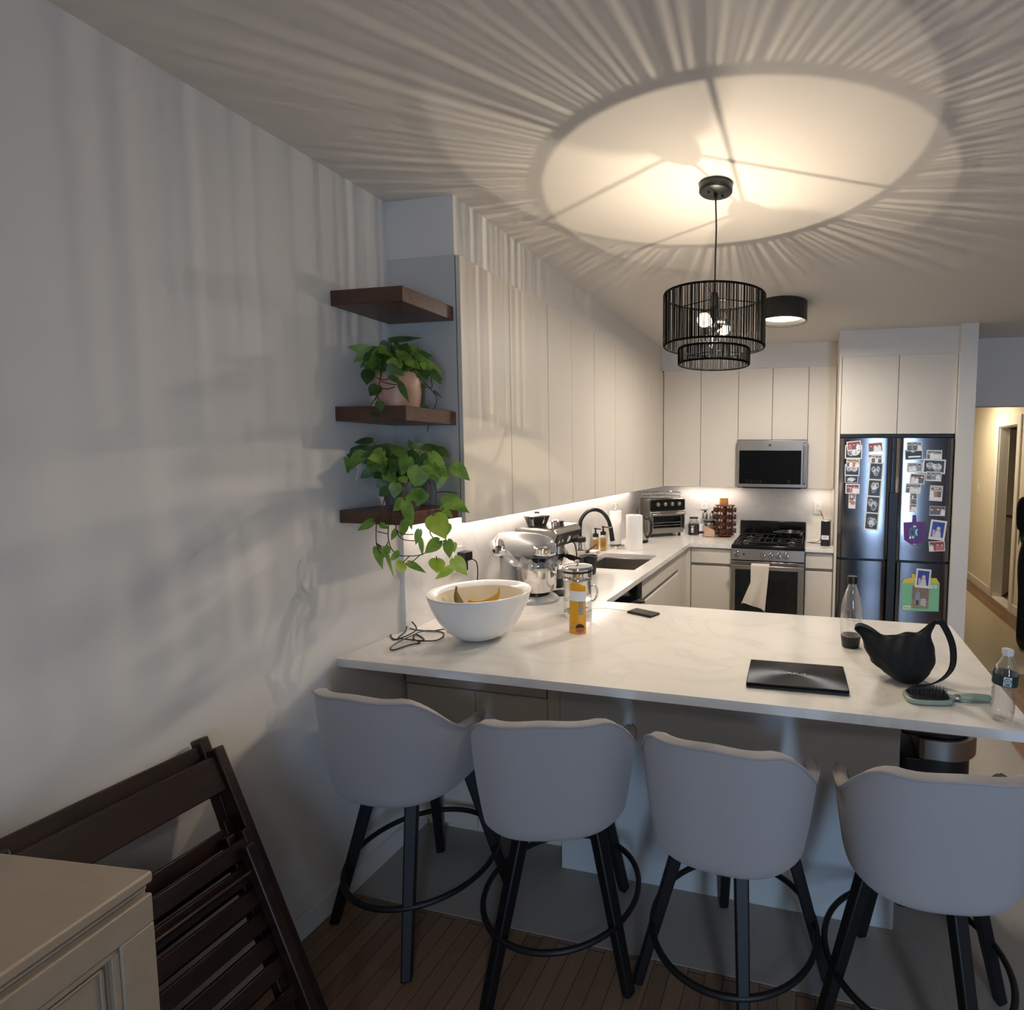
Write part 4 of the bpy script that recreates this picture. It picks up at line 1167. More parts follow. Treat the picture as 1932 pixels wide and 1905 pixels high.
b = MB(); b.prism([(-.048,-.048,.003),(.048,-.048,.003),(.048,-.048,.062),(-.048,-.048,.105)], (0,.096,0)); b.build('flour', M['flour'], t, bevel=.004)
MB().lathe([(0,.136),(.05,.136),(.054,.14),(.054,.15),(.05,.153),(0,.153)], 36).build('lid', M['black'], t)
def grinder(x, y, lab, c):
    t = thing('spice_grinder', lab, 'grinder', (x, y, Z), group='spice grinders')
    MB().lathe([(0,0),(.024,0),(.025,.004),(.022,.03),(.021,.12),(.024,.15)], 24).build('glass', M['clear'], t)
    MB().lathe([(0,.004),(.0195,.004),(.0195,.11),(0,.115)], 20).build('spice', c, t)
    MB().lathe([(0,.15),(.026,.15),(.027,.155),(.027,.205),(.024,.21),(0,.212)], 24).build('steel_top', M['nickel'], t)
    MB().lathe([(0,.212),(.011,.212),(.012,.228),(0,.23)], 16).build('cap', M['black'], t)
grinder(.672, 3.585, 'glass grinder with a steel top, left one behind the flour jar', mat('peppercorns', '#3a2a20', .9, var=.5, vscale=200))
grinder(.742, 3.59, 'glass grinder with pinkish salt, right one behind the flour jar', mat('pink_salt', '#c48a74', .8, var=.3, vscale=150))
t = thing('spice_packet', 'small white box with a dark red printed foot, left of the flour jar', 'box', (.655, 3.49, Z), R(10))
MB().box(-.02, .02, -.012, .012, 0, .11).build('carton', M['border'], t, bevel=.002)
MB().box(-.0205, .0205, -.0127, -.012, .02, .045).build('print', mat('maroon_print', '#3c1418', .5), t)

t = thing('spice_rack', 'revolving cherry wood spice rack on the back counter left of the stove', 'spice rack', (.875, 3.50, Z))
MB().lathe([(0,0),(.06,0),(.062,.006),(.055,.014),(0,.014)], 36).lathe([(0,.016),(.086,.016),(.088,.02),(.088,.026),(0,.027)], 8).build('turntable', M['spicewood'], t, ang=20)
MB().lathe([(0,.287),(.092,.287),(.094,.291),(.092,.297),(0,.297)], 8).build('top_plate', M['spicewood'], t, ang=20)
for k in range(8):
    a = R(22.5+45*k); MB().bar((.076*math.cos(a), .076*math.sin(a), .026), (.076*math.cos(a), .076*math.sin(a), .288), .007, .007).build('post', M['spicewood'], t)
MB().cyl((0,0,.026),(0,0,.288), .022, n=20).build('core', M['spicewood'], t)
tag(MB().lathe([(0,0),(.038,0),(.040,.003),(.040,.06),(.038,.064),(0,.065)], 32).build('bamboo_pot', M['bamboo'], loc=(.865,3.50,Z+.2975)), 'round bamboo pot standing on top of the spice rack', 'pot')
jp = thing('spice_jar', 'x', 'jar', group='spice jars in the revolving rack')
Q = Matrix.Rotation(R(90), 4, 'Y')
MB(Q).lathe([(0,.0),(.018,.0),(.021,.004),(.021,.05),(.019,.056)], 18).build('jar_glass', M['clear'], jp)
MB(Q).lathe([(0,.002),(.0175,.002),(.0175,.034),(0,.034)], 14).build('spice', M['spice'], jp)
MB(Q).lathe([(0,.054),(.0225,.054),(.0225,.072),(.021,.074),(0,.0735)], 20).build('lid', M['cap'], jp)
first = True
for i, row in enumerate(('bottom', 'second lowest', 'second highest', 'top')):
    for a, nm in ((180,'far left'), (225,'left front'), (270,'middle'), (315,'right front'), (0,'far right')):
        j = jp if first else clone(jp); first = False
        an = R(a); j.location = (.875+.032*math.cos(an), 3.50+.032*math.sin(an), Z+.058+i*.065); j.rotation_euler = (0,0,an)
        j['label'] = f'spice jar in the {row} row of the wooden rack, {nm} column'

# ---- pan, towel, small device
t = thing('frying_pan', 'dark non-stick frying pan on the right rear burner', 'pan', (1.478, 3.39, Z+.0375))
MB().lathe([(0,0),(.085,0),(.10,.004),(.118,.044),(.121,.046),(.116,.046),(.096,.008),(0,.005)], 48).build('pan_body', mat('nonstick', '#24262a', .35, .3), t)
MB().bar((-.07,-.085,.04), (-.125,-.19,.062), .022, .012, w2=.026).build('handle', mat('pan_handle', '#5a5a58', .4, .3), t, bevel=.004)

t = thing('tea_towel', 'cream cotton towel hanging over the oven handle', 'towel', (0,0,0))
b = MB()
def tw(sgn, drop):
    def f(u, v):
        z = .772-v*drop
        xl = 1.186-.075*max(0, v-.45)/.55 if sgn < 0 else 1.195
        xr = 1.338-.03*v
        x = xl+(xr-xl)*u
        fold = .006*math.sin(u*9+v*1.5)*(.3+.7*v)
        zz_ = z-(.06*max(0, u-.0)*1*v if sgn < 0 else 0)+(.03*math.sin(u*3) if v > .98 and sgn < 0 else 0)
        return Vector((x, (2.917 if sgn < 0 else 2.948)+fold*(1 if sgn < 0 else .4)-(.006*v if sgn < 0 else -.002), zz_))
    return f
front = tw(-1, .33); back = tw(1, .26)
def whole(u, v):
    if v < .55: return front(u, 1-v/.55)
    if v > .65: return back(u, (v-.65)/.35)
    k = (v-.55)/.1; A_ = front(u, 0); B_ = back(u, 0)
    p = A_.lerp(B_, k); p.z += .009*math.sin(math.pi*k); return p
b.grid(whole, 22, 40); b.build('cloth', M['towel'], t, solid=.004, ang=80, fix=False)

t = thing('countertop_device', 'small upright black device with a white label, between stove and refrigerator', 'device', (1.787, 3.235, Z), R(-6))
MB().box(-.036, .036, -.07, .075, 0, .215).build('casing', M['nickel'], t, bevel=.004)
MB().box(-.037, .037, -.073, -.068, .0, .21).build('front', M['black'], t, bevel=.003)
MB().box(-.03, .03, -.0738, -.073, .055, .09).build('label', M['border'], t)
b = MB()
for z in (.064,.072,.08): b.box(-.02, .015, -.0742, -.0738, z, z+.003)
b.build('label_print', greyp, t)
cdv = MB().tube(smoothpath([(-.09,.375,.262),(-.08,.35,.25),(-.05,.28,.20),(-.042,.16,.16),(-.04,.02,.05)], 6), .003, 6).tube(smoothpath([(-.037,-.03,.06),(-.06,-.05,.03),(-.12,-.04,.02),(-.155,-.0,.012),(-.11,.02,.006),(-.04,-.02,.012)], 6), .003, 6)
cdv.build('power_cord', M['black'], t)

# ---- bottles
t = thing('soda_bottle', 'tall clear carbonation bottle with black base and cap on the peninsula', 'bottle', (1.823, .601, Z))
MB().lathe([(.037,.043),(.0405,.06),(.042,.10),(.0405,.15),(.034,.19),(.023,.225),(.0155,.245),(.0155,.256)], 48).build('bottle_wall', M['pet'], t)
MB().lathe([(0,0),(.029,0),(.033,.004),(.0385,.046),(.036,.048),(.03,.03),(0,.026)], 48).build('base_cup', M['black'], t)
MB().lathe([(0,.252),(.0195,.252),(.0195,.277),(.0185,.28),(0,.28)], 36).build('cap', M['black'], t)
k = MB()
for z, w_ in ((.152,.5),(.118,.7)): k.grid(lambda u, v: Vector((.0423*math.sin((u-.4)*w_*2), -.0423*math.cos((u-.4)*w_*2), z-.006*u+.0015*v)), 10, 1)
k.build('fill_marks', greyp, t, fix=False)

t = thing('water_bottle', 'small ribbed clear water bottle with a dark green label at the counter edge', 'bottle', (2.2, .068, Z), R(0), rot=(R(1.5),R(2.),0))
pr = [(0,.003),(.022,.0),(.028,.006),(.0305,.014)]
for i in range(7):
    z = .018+i*.0115; pr += [(.0315,z),(.0295,z+.006)]
pr += [(.0305,.10),(.0325,.106),(.0325,.138),(.031,.15),(.024,.168),(.014,.184),(.012,.19),(.012,.194)]
MB().lathe(pr, 44).build('bottle_wall', M['pet'], t, ang=80)
lb = MB().lathe([(.0329,.107),(.0329,.138)], 44).build('label', M['labelgreen'], t)
def onb(a, z, r_=.0332): return Vector((r_*math.sin(a), -r_*math.cos(a), z))
MB().grid(lambda u, v: onb(-.42+.62*u, .110+.026*v), 8, 1).build('emblem_field', M['border'], lb, fix=False)
e = MB(); e.tube([onb(-.1+.24*math.cos(a*.3), .125+.0075*math.sin(a*.3), .0336) for a in range(21)], .0011, 5, closed=True)
for da in (-.06,.06): e.tube([onb(-.1+da, .1205, .0336), onb(-.1+da, .1295, .0336)], .0009, 4)
e.tube([onb(-.16, .125, .0336), onb(-.04, .125, .0336)], .0008, 4)
e.grid(lambda u, v: onb(-.34+.46*u, .112+.0035*v, .0335), 6, 1)
e.build('emblem', M['labelgreen'], lb, fix=False)
MB().lathe([(0,.19),(.0145,.19),(.0155,.192),(.0155,.203),(.0145,.206),(0,.207)], 30).build('cap', M['white'], t)

# ---- laptop
t = thing('laptop', 'closed dark brushed metal laptop lying on the peninsula', 'laptop', (1.626, .2185, Z), R(2))
MB().box(-.16, .16, -.106, .106, .002, .010).build('base', M['black'], t, bevel=.003)
MB().box(-.16, .16, -.106, .106, .0105, .0175).build('lid', M['laptop'], t, bevel=.003)
text_mesh('ASUS', .019, M['chrome'], 'logo', t, Matrix.Translation((-.0,.0,.0178)), .0002, xs=1.5)
lm = M['laptop']; nt = lm.node_tree; bb = nt.nodes['Principled BSDF']; bb.inputs['Anisotropic'].default_value = .85
tg = nt.nodes.new('ShaderNodeTangent'); tg.direction_type = 'RADIAL'; tg.axis = 'Z'; nt.links.new(tg.outputs[0], bb.inputs['Tangent'])

# ---- hair brush
t = thing('hair_brush', 'sage green paddle hair brush lying bristles up beside the black bag', 'hair brush', (2.02, .152, Z), R(9))
def pad(sx, sy, z0, z1, n=40):
    return [[Vector((sx*abs(math.cos(2*math.pi*i/n))**.55*(1 if math.cos(2*math.pi*i/n) > 0 else -1), sy*(1-.0*i)*abs(math.sin(2*math.pi*i/n))**.55*(1 if math.sin(2*math.pi*i/n) > 0 else -1), z)) for i in range(n)] for z in (z0, z1)]
loft(pad(.068,.044,.002,.016), M['green'], 'paddle', t, bevel=.003)
loft(pad(.060,.037,.016,.021), M['black'], 'cushion', t, bevel=.002)
b = MB()
for i in range(13):
    for j in range(8):
        x, y = -.052+i*.0087, -.03+j*.0086
        if abs(x)**2.6/.056**2.6+abs(y)**2.6/.033**2.6 > 1: continue
        b.tube([(x,y,.02),(x,y,.037)], .0009, 5).lathe([(0,.036),(.0016,.0375),(0,.039)], 6, (x,y,0))
tag(b.build('bristles', mat('bristle_grey', '#3a3d44', .35), t), kind='stuff')
hdl = MB().tube(smoothpath([(.062,0,.009),(.085,0,.011),(.12,0,.014),(.16,.001,.013),(.187,.002,.012)], 5), [.012,.011,.010,.009,.0085,.0085,.009,.0095,.010,.0105,.011,.0115,.0115,.0115,.0115,.0115,.011,.011,.0105,.010,.008], 14).build('handle', M['green'], t)
MB().lathe([(.0102,0),(.0106,.002),(.0106,.012),(.0102,.014)], 16).build('ferrule', M['nickel'], hdl)
hdl.children[0].matrix_local = Matrix.Translation((.083,0,.0105)) @ Matrix.Rotation(R(90), 4, 'Y')

# ---- shoulder bag
t = thing('shoulder_bag', 'slouchy black crescent shoulder bag standing on the peninsula', 'bag', (1.965, .30, Z), R(2))
X0, X1 = -.135, .11
def topz(u): return .165-.035*math.sin(math.pi*min(1, u*1.05))**.8+.036*u-.0*u
def botz(u):
    a = 2*u-1; return .145*abs(a)**2.4
def lerp_table(tb, v):
    for (a, p), (c, q) in zip(tb, tb[1:]):
        if v <= c: t_ = (v-a)/(c-a); t_ = t_*t_*(3-2*t_); return p+(q-p)*t_
    return tb[-1][1]
BL = [(0,-.020),(.1,-.060),(.3,-.097),(.6,-.120),(1,-.143)]
BR = [(0,.070),(.1,.090),(.3,.105),(.5,.101),(.75,.087),(1,.103)]
BT = [(0,.172),(.45,.147),(.75,.165),(1,.205)]
def bagf(sgn):
    def f(u, v):
        x = lerp_table(BL, v)*(1-u)+lerp_table(BR, v)*u
        z = v*lerp_table(BT, u)+.012*(1-v)*abs(2*u-1)**3
        th = .060*max(0, math.sin(math.pi*u))**.6*max(0, math.sin(math.pi*min(1, .14+v*.9)))**.7+.004
        wr = (.006*math.sin(18*u+7*v)*math.sin(math.pi*v)+.004*math.sin(31*u-12*v)*v)*math.sin(math.pi*u)
        return Vector((x, sgn*(th+wr), z+.003*math.sin(14*u)*v))
    return f
b = MB(); b.grid(bagf(-1), 40, 18).grid(bagf(1), 40, 18)
me_ = b.build('bag_body', M['canvas'], t, ang=80, solid=.003, fix=False)
def strap(pts, w_, nm, nrm):
    P = smoothpath(pts, 8); vs = []; n = len(P)
    for i, p in enumerate(P):
        d = (P[min(i+1,n-1)]-P[max(i-1,0)]).normalized(); s_ = d.cross(Vector(nrm)).normalized() if True else 0
        wv = Vector(nrm).normalized()*w_/2; th = s_*.0022
        vs += [p-wv-th, p+wv-th, p+wv+th, p-wv+th]
    fs = [(0,1,2,3), tuple(4*(n-1)+k for k in (3,2,1,0))]
    for i in range(n-1):
        for k in range(4): fs.append((i*4+k, (i+1)*4+k, (i+1)*4+(k+1) % 4, i*4+(k+1) % 4))
    MB().add(vs, fs).build(nm, M['canvas'], t)
strap([(.082,0,.175),(.102,0,.207),(.122,.0,.200),(.15,-.005,.145),(.158,-.01,.095),(.15,-.02,.055),(.12,-.03,.022),(.075,-.045,.006),(.03,-.06,.005)], .03, 'strap', (.75,.65,0))
strap([(-.06,.01,.135),(-.10,.0,.165),(-.135,0,.178),(-.15,0,.168),(-.13,0,.15),(-.10,-.01,.14)], .022, 'handle', (.2,.9,.2))
# ------------------------------------------------------------------ trailing plants
def leaf(b, base, tip, width, m, nrm=None, seed=0, fold=.22, droop=.12):
    """heart shaped blade with a folded midrib, from base to tip (world points)"""
    base = Vector(base); tip = Vector(tip); ax = tip-base; L = ax.length; ax.normalize()
    if nrm is None:
        nrm = (CAM-base).normalized()
    q = random.Random(seed)
    nrm = Vector(nrm)+Vector((q.uniform(-.35,.35), q.uniform(-.35,.35), q.uniform(-.1,.45)))
    nrm = (nrm-ax*nrm.dot(ax)).normalized(); sd = ax.cross(nrm)
    prof = [(-.10,.0,.30),(-.06,.0,.62),(.04,.0,.86),(.16,0,.985),(.30,0,1.),(.46,0,.90),(.62,0,.68),(.78,0,.40),(.90,0,.17),(1.,0,.0)]
    vs = []; n = len(prof)
    for t_, _, w_ in prof:
        hw = w_*width/2
        dr = -droop*L*t_*t_
        mid = base+ax*(L*max(t_, 0))+nrm*dr
        if t_ < 0: inner = base+ax*(L*0)
        for k in (-1, -.55, 0, .55, 1):
            tt = t_ if abs(k) > .3 else max(t_, 0)
            p = base+ax*(L*tt)+sd*(hw*k)+nrm*(dr+fold*hw*abs(k)*.6-fold*.5*hw*max(0, abs(k)-.55))
            vs.append(p)
    fs = []
    for i in range(n-1):
        for k in range(4): fs.append((i*5+k, i*5+k+1, (i+1)*5+k+1, (i+1)*5+k))
    b.add(vs, fs, m)
def plant(leaves, vines, fill, pxs, org, depth, crown, petiole_root):
    lb = MB(); vb = MB()
    f = lambda x, y: (org[0]+x/pxs, org[1]+y/pxs)
    for i, L_ in enumerate(leaves):
        (bx, by), (tx, ty), w, y, m = L_[:5]
        px, py = f(bx, by); qx, qy = f(tx, ty)
        q = random.Random(i*13+5)
        B = at(px, py, 'y', y); T = at(qx, qy, 'y', y+q.uniform(-.025,.025))
        dpx = (B-CAM).dot(fw)/FPX
        leaf(lb, B, T, w/pxs*dpx, m, seed=i)
        if len(L_) > 5: 
            r_ = L_[5]
        else:
            r_ = petiole_root(B)
        if r_ is not None:
            r_ = Vector(r_); mid_ = (B+r_)/2+Vector((0,0,.02))
            vb.tube(smoothpath([r_, mid_, B], 4), .0014, 5, m=0)
    q = random.Random(fill[0])
    for k in range(fill[1]):
        a = q.uniform(0, 2*math.pi); r_ = q.uniform(.03, .085); ctr = Vector(fill[2])
        B = ctr+Vector((r_*math.cos(a), r_*math.sin(a), q.uniform(-.01, .075)))
        T = B+Vector((math.cos(a)*.04, math.sin(a)*.04, q.uniform(-.05,.01))).normalized()*q.uniform(.055,.08)
        B.x = max(B.x, .03); T.x = max(T.x, .02); T.y = min(T.y, YS-.012)
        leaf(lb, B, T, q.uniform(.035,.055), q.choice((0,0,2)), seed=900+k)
        vb.tube(smoothpath([ctr+Vector((0,0,-.03)), (ctr+B)/2+Vector((0,0,.015)), B], 3), .0014, 5, m=0)
    for V, y in vines:
        pts = []
        for k, (x, yy) in enumerate(V):
            px, py = f(x, yy); pts.append(at(px, py, 'y', y if not isinstance(y, list) else y[k]))
        vb.tube(smoothpath(pts, 5), .0017, 5, m=1)
    return lb, vb
PL = (M['leaf'], M['leafl'], M['leafd'])

# lower plant ---------------------------------------------------------------
CXp, CYp = .165, .165
t = thing('pothos_plant', 'lush bright green trailing plant on the lowest walnut shelf', 'plant', (CXp, CYp, 1.452))
iv = Matrix.Translation((-CXp, -CYp, -1.452))
pt = MB().lathe([(0,0),(.055,0),(.058,.004),(.074,.10),(.076,.105),(.070,.105),(.054,.01),(0,.008)], 36).build('pot', mat('grey_glazed_pot', '#6e6f70', .35), t)
MB().lathe([(0,.095),(.07,.093)], 24).build('soil', M['soil'], pt)
root = lambda B: (CXp+(B.x-CXp)*.25, CYp+(B.y-CYp)*.25, 1.56)
D_, G_, Y_ = 2, 0, 1
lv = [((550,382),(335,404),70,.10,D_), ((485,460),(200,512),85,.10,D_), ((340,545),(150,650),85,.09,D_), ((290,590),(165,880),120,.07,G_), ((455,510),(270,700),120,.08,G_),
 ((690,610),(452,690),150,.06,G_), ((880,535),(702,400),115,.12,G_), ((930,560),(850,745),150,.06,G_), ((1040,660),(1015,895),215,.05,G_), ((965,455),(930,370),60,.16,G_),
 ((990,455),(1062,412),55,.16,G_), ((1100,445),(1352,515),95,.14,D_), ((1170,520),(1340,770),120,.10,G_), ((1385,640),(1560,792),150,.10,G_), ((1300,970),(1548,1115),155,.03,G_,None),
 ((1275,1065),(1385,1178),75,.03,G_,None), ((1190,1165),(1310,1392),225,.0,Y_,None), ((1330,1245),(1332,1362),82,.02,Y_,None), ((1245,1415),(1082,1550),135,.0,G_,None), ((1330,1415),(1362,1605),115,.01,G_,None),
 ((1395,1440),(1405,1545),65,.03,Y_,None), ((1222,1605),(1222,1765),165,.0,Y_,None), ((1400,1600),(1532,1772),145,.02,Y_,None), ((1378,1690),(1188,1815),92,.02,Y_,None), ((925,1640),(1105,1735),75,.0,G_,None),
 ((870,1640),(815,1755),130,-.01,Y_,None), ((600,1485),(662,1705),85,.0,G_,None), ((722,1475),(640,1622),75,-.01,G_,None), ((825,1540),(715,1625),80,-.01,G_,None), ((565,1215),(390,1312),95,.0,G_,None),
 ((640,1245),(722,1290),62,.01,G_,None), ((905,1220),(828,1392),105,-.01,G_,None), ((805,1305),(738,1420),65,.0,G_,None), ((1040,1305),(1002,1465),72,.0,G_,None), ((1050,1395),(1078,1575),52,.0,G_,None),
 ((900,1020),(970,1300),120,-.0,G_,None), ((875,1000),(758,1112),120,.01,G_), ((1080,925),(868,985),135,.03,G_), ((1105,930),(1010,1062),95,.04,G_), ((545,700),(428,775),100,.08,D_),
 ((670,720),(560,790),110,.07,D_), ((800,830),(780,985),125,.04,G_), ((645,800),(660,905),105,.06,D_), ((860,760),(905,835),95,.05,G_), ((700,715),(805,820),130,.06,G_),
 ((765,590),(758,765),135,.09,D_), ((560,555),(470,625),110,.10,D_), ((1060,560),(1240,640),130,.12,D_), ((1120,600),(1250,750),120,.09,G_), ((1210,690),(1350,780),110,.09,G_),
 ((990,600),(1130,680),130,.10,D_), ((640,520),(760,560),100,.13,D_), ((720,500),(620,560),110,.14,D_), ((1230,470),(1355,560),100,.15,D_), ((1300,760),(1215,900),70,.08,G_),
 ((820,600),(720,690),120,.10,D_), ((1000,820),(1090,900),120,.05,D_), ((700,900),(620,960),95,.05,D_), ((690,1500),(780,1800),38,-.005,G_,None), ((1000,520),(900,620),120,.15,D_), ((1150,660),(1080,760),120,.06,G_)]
vn = [([(735,950),(730,1040),(725,1200),(725,1420),(800,1550),(930,1572),(1080,1550),(1250,1440),(1300,1410)], [.08,.02,.0,.0,.0,.0,.0,.0,.0]),
 ([(690,960),(655,1085),(605,1200),(600,1440),(640,1550),(650,1650)], [.08,.02,.0,.0,.0,.0]), ([(600,1440),(680,1480),(725,1420)], .0), ([(610,1320),(720,1345)], .0),
 ([(790,1000),(795,1150),(805,1310),(870,1400),(1000,1415)], [.07,.02,.0,.0,.0]), ([(805,1310),(870,1345),(980,1350)], .0), ([(940,1570),(870,1640)], .0), ([(1060,1552),(960,1640)], .0),
 ([(1130,780),(1160,880),(1140,1130),(1115,1180)], [.08,.04,.01,.0]), ([(1190,800),(1215,920),(1200,1150),(1150,1330),(1240,1430)], [.08,.04,.01,.0,.0]), ([(1215,920),(1310,910),(1430,930)], .05), ([(1220,1150),(1290,1080)], .02), ([(1215,1570),(1222,1610)], .0), ([(640,1545),(740,1535)], .0), ([(560,1220),(612,1190)], .0), ([(730,1060),(840,1020)], .02), ([(600,1440),(660,1500)], .0)]
lb, vb = plant(lv, vn, (3,62,(CXp,CYp,1.60)), 5.443, (600,760), 0, None, root)
lb.v = [iv @ p for p in lb.v]; vb.v = [iv @ p for p in vb.v]
lb.build('foliage', PL, t, ang=60, fix=False); vb.build('stems', (M['stem'], M['vine']), t)

# upper plant ---------------------------------------------------------------
CXu, CYu = .165, .155
t = thing('pothos_plant', 'dark green trailing plant in a blush ceramic pot on the middle walnut shelf', 'plant', (CXu, CYu, 1.822))
iv = Matrix.Translation((-CXu, -CYu, -1.822))
pt = MB().lathe([(0,0),(.066,0),(.072,.006),(.078,.06),(.077,.10),(.070,.128),(.066,.132),(.062,.13),(.066,.10),(.06,.01),(0,.008)], 44).build('pot', M['pot'], t)
MB().lathe([(0,.118),(.064,.116)], 24).build('soil', M['soil'], pt)
root = lambda B: (CXu+(B.x-CXu)*.25, CYu+(B.y-CYu)*.25, 1.955)
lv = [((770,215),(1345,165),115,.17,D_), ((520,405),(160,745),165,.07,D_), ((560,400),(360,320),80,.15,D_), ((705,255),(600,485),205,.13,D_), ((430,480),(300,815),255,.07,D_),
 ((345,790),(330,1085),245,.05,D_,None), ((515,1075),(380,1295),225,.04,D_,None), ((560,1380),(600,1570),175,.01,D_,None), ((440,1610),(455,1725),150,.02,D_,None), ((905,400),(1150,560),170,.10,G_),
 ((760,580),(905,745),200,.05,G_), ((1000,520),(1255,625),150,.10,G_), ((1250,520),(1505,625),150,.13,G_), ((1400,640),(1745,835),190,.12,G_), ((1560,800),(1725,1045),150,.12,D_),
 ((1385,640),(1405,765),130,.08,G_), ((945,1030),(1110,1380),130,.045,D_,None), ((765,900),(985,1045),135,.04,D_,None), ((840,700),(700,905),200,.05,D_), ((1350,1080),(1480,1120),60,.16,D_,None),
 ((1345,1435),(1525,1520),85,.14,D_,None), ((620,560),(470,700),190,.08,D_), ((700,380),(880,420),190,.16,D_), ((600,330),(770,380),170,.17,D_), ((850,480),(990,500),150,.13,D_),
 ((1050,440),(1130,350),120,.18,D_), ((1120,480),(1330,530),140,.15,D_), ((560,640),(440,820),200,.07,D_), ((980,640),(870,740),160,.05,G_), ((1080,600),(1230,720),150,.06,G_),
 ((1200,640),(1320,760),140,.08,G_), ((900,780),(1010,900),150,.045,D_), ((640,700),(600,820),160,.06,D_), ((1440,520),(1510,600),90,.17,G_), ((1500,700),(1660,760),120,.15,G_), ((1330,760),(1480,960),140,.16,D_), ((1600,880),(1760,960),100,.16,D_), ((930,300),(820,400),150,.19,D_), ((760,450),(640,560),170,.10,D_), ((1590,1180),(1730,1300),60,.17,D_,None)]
vn = [([(1180,760),(1250,850),(1450,1060),(1620,1255),(1640,1380),(1570,1600),(1560,1700),(1490,1840),(1470,1950)], [.08,.09,.13,.17,.18,.19,.19,.19,.19]),
 ([(590,780),(575,960),(555,1050),(565,1150),(530,1260),(400,1450),(440,1560),(520,1660)], [.08,.05,.03,.02,.02,.01,.01,.01]), ([(480,910),(600,965),(740,950)], .045), ([(600,1000),(760,1045),(880,1060)], .04), ([(570,1120),(720,1140),(860,1095)], .04), ([(510,1250),(560,1350),(640,1410)], .02), ([(350,800),(480,890)], .05), ([(1540,800),(1545,950),(1550,1120),(1440,1060)], .13), ([(620,600),(690,700)], .05)]
lb, vb = plant(lv, vn, (8,46,(CXu,CYu,1.97)), 10.03, (660,620), 0, None, root)
lb.v = [iv @ p for p in lb.v]; vb.v = [iv @ p for p in vb.v]
lb.build('foliage', PL, t, ang=60, fix=False); vb.build('stems', (M['stem'], M['vine']), t)

# ------------------------------------------------------------------ prints on the refrigerator
SK = [(.75,.52,.40),(.62,.40,.30),(.82,.62,.5)]
def paint(kind, seed):
    q = random.Random(seed)
    people = []
    n = q.choice((3,3,4))
    for k in range(n): people.append(((k+.5+q.uniform(-.15,.15))/n, q.uniform(.48,.62), q.choice(((.9,.88,.85),(.12,.12,.14),(.55,.16,.14),(.85,.8,.76)))))
    blobs = [(q.uniform(.25,.75), q.uniform(.3,.7), q.uniform(.12,.26), q.uniform(.4,.85)) for k in range(5)]
    tex = random.Random(seed+99)
    nz = [[tex.random() for _ in range(40)] for _ in range(40)]
    def f(u, v):
        g = nz[int(v*39)][int(u*39)]
        if kind == 'sono':
            c = .015+.03*g
            d = math.hypot((u-.5)*1.0, (v-1.02)*.9)
            for x, y, r_, s_ in blobs:
                e = math.hypot((u-x), (v-y)*.9)
                if r_*.62 < e < r_: c += s_*.75*(.5+.6*g)
                elif e < r_*.62: c += s_*.18*(.4+g)
            return (min(.85, c),)*3
        if kind == 'dark':
            return (.9,.9,.88) if .16 < v < .34 and .15 < u < .95 else ((.5,.48,.45) if math.hypot(u-.45, v-.85) < .12 else (.02,.02,.022))
        if kind == 'child':
            c = (.03,.05,.30)
            if math.hypot((u-.55)/.16, (v-.56)/.14) < 1: c = (.72,.58,.52)
            elif v < .42 and abs(u-.55) < .18+.25*(.42-v): c = (.75,.66,.62)
            elif v < .46 and abs(u-.2) < .1: c = (.5,.5,.6)
            elif v < .2 and u < .35: c = (.05,.03,.05)
            return tuple(x*(.85+.3*g) for x in c)
        if kind == 'street':
            c = (.25,.17,.12) if v > .4 else (.30,.26,.16)
            if abs(u-.33) < .13 and .35 < v < .72: c = (.28,.32,.45)
            elif math.hypot((u-.33)/.09, (v-.78)/.07) < 1: c = (.35,.22,.16)
            elif abs(u-.33) < .06 and .15 < v < .36: c = (.04,.04,.05)
            elif abs(u-.68) < .14 and .12 < v < .45: c = (.55,.52,.48)
            return tuple(x*(.6+.8*g) for x in c)
        if kind == 'sea':
            c = (.02,.04,.16)
            if abs(math.hypot(u-.35, v-.5)-.28) < .12: c = (.06,.12,.22)
            if abs(u-(.72+.08*math.sin(v*9))) < .06 and .3 < v < .75: c = (.75,.75,.8)
            if math.hypot(u-.15, v-.12) < .1 or math.hypot(u-.4, v-.15) < .09 or math.hypot((u-.5)/2, v-.92) < .07: c = (.7,.72,.8)
            return tuple(x*(.7+.6*g) for x in c)
        warm = kind in ('warm', 'red')
        bgc = {'warm': (.16,.10,.07), 'red': (.30,.05,.06), 'light': (.62,.56,.47), 'bw': (.32,.32,.31), 'out': (.42,.36,.22)}[kind]
        c = bgc
        for x, hy, sh in people:
            if math.hypot((u-x)/.085, (v-hy-.12)/.12) < 1: c = SK[int(x*7) % 3]; 
            if math.hypot((u-x)/.1, (v-hy-.2)/.1) < 1 and v > hy+.17: c = (.05,.03,.025)
            if v < hy and abs(u-x) < .13+.05*(hy-v): c = sh
        c = tuple(min(1, a*(.65+.7*g)) for a in c)
        if kind == 'bw': k = .3*c[0]+.6*c[1]+.1*c[2]; c = (k, k, k*.98)
        return c
    return f
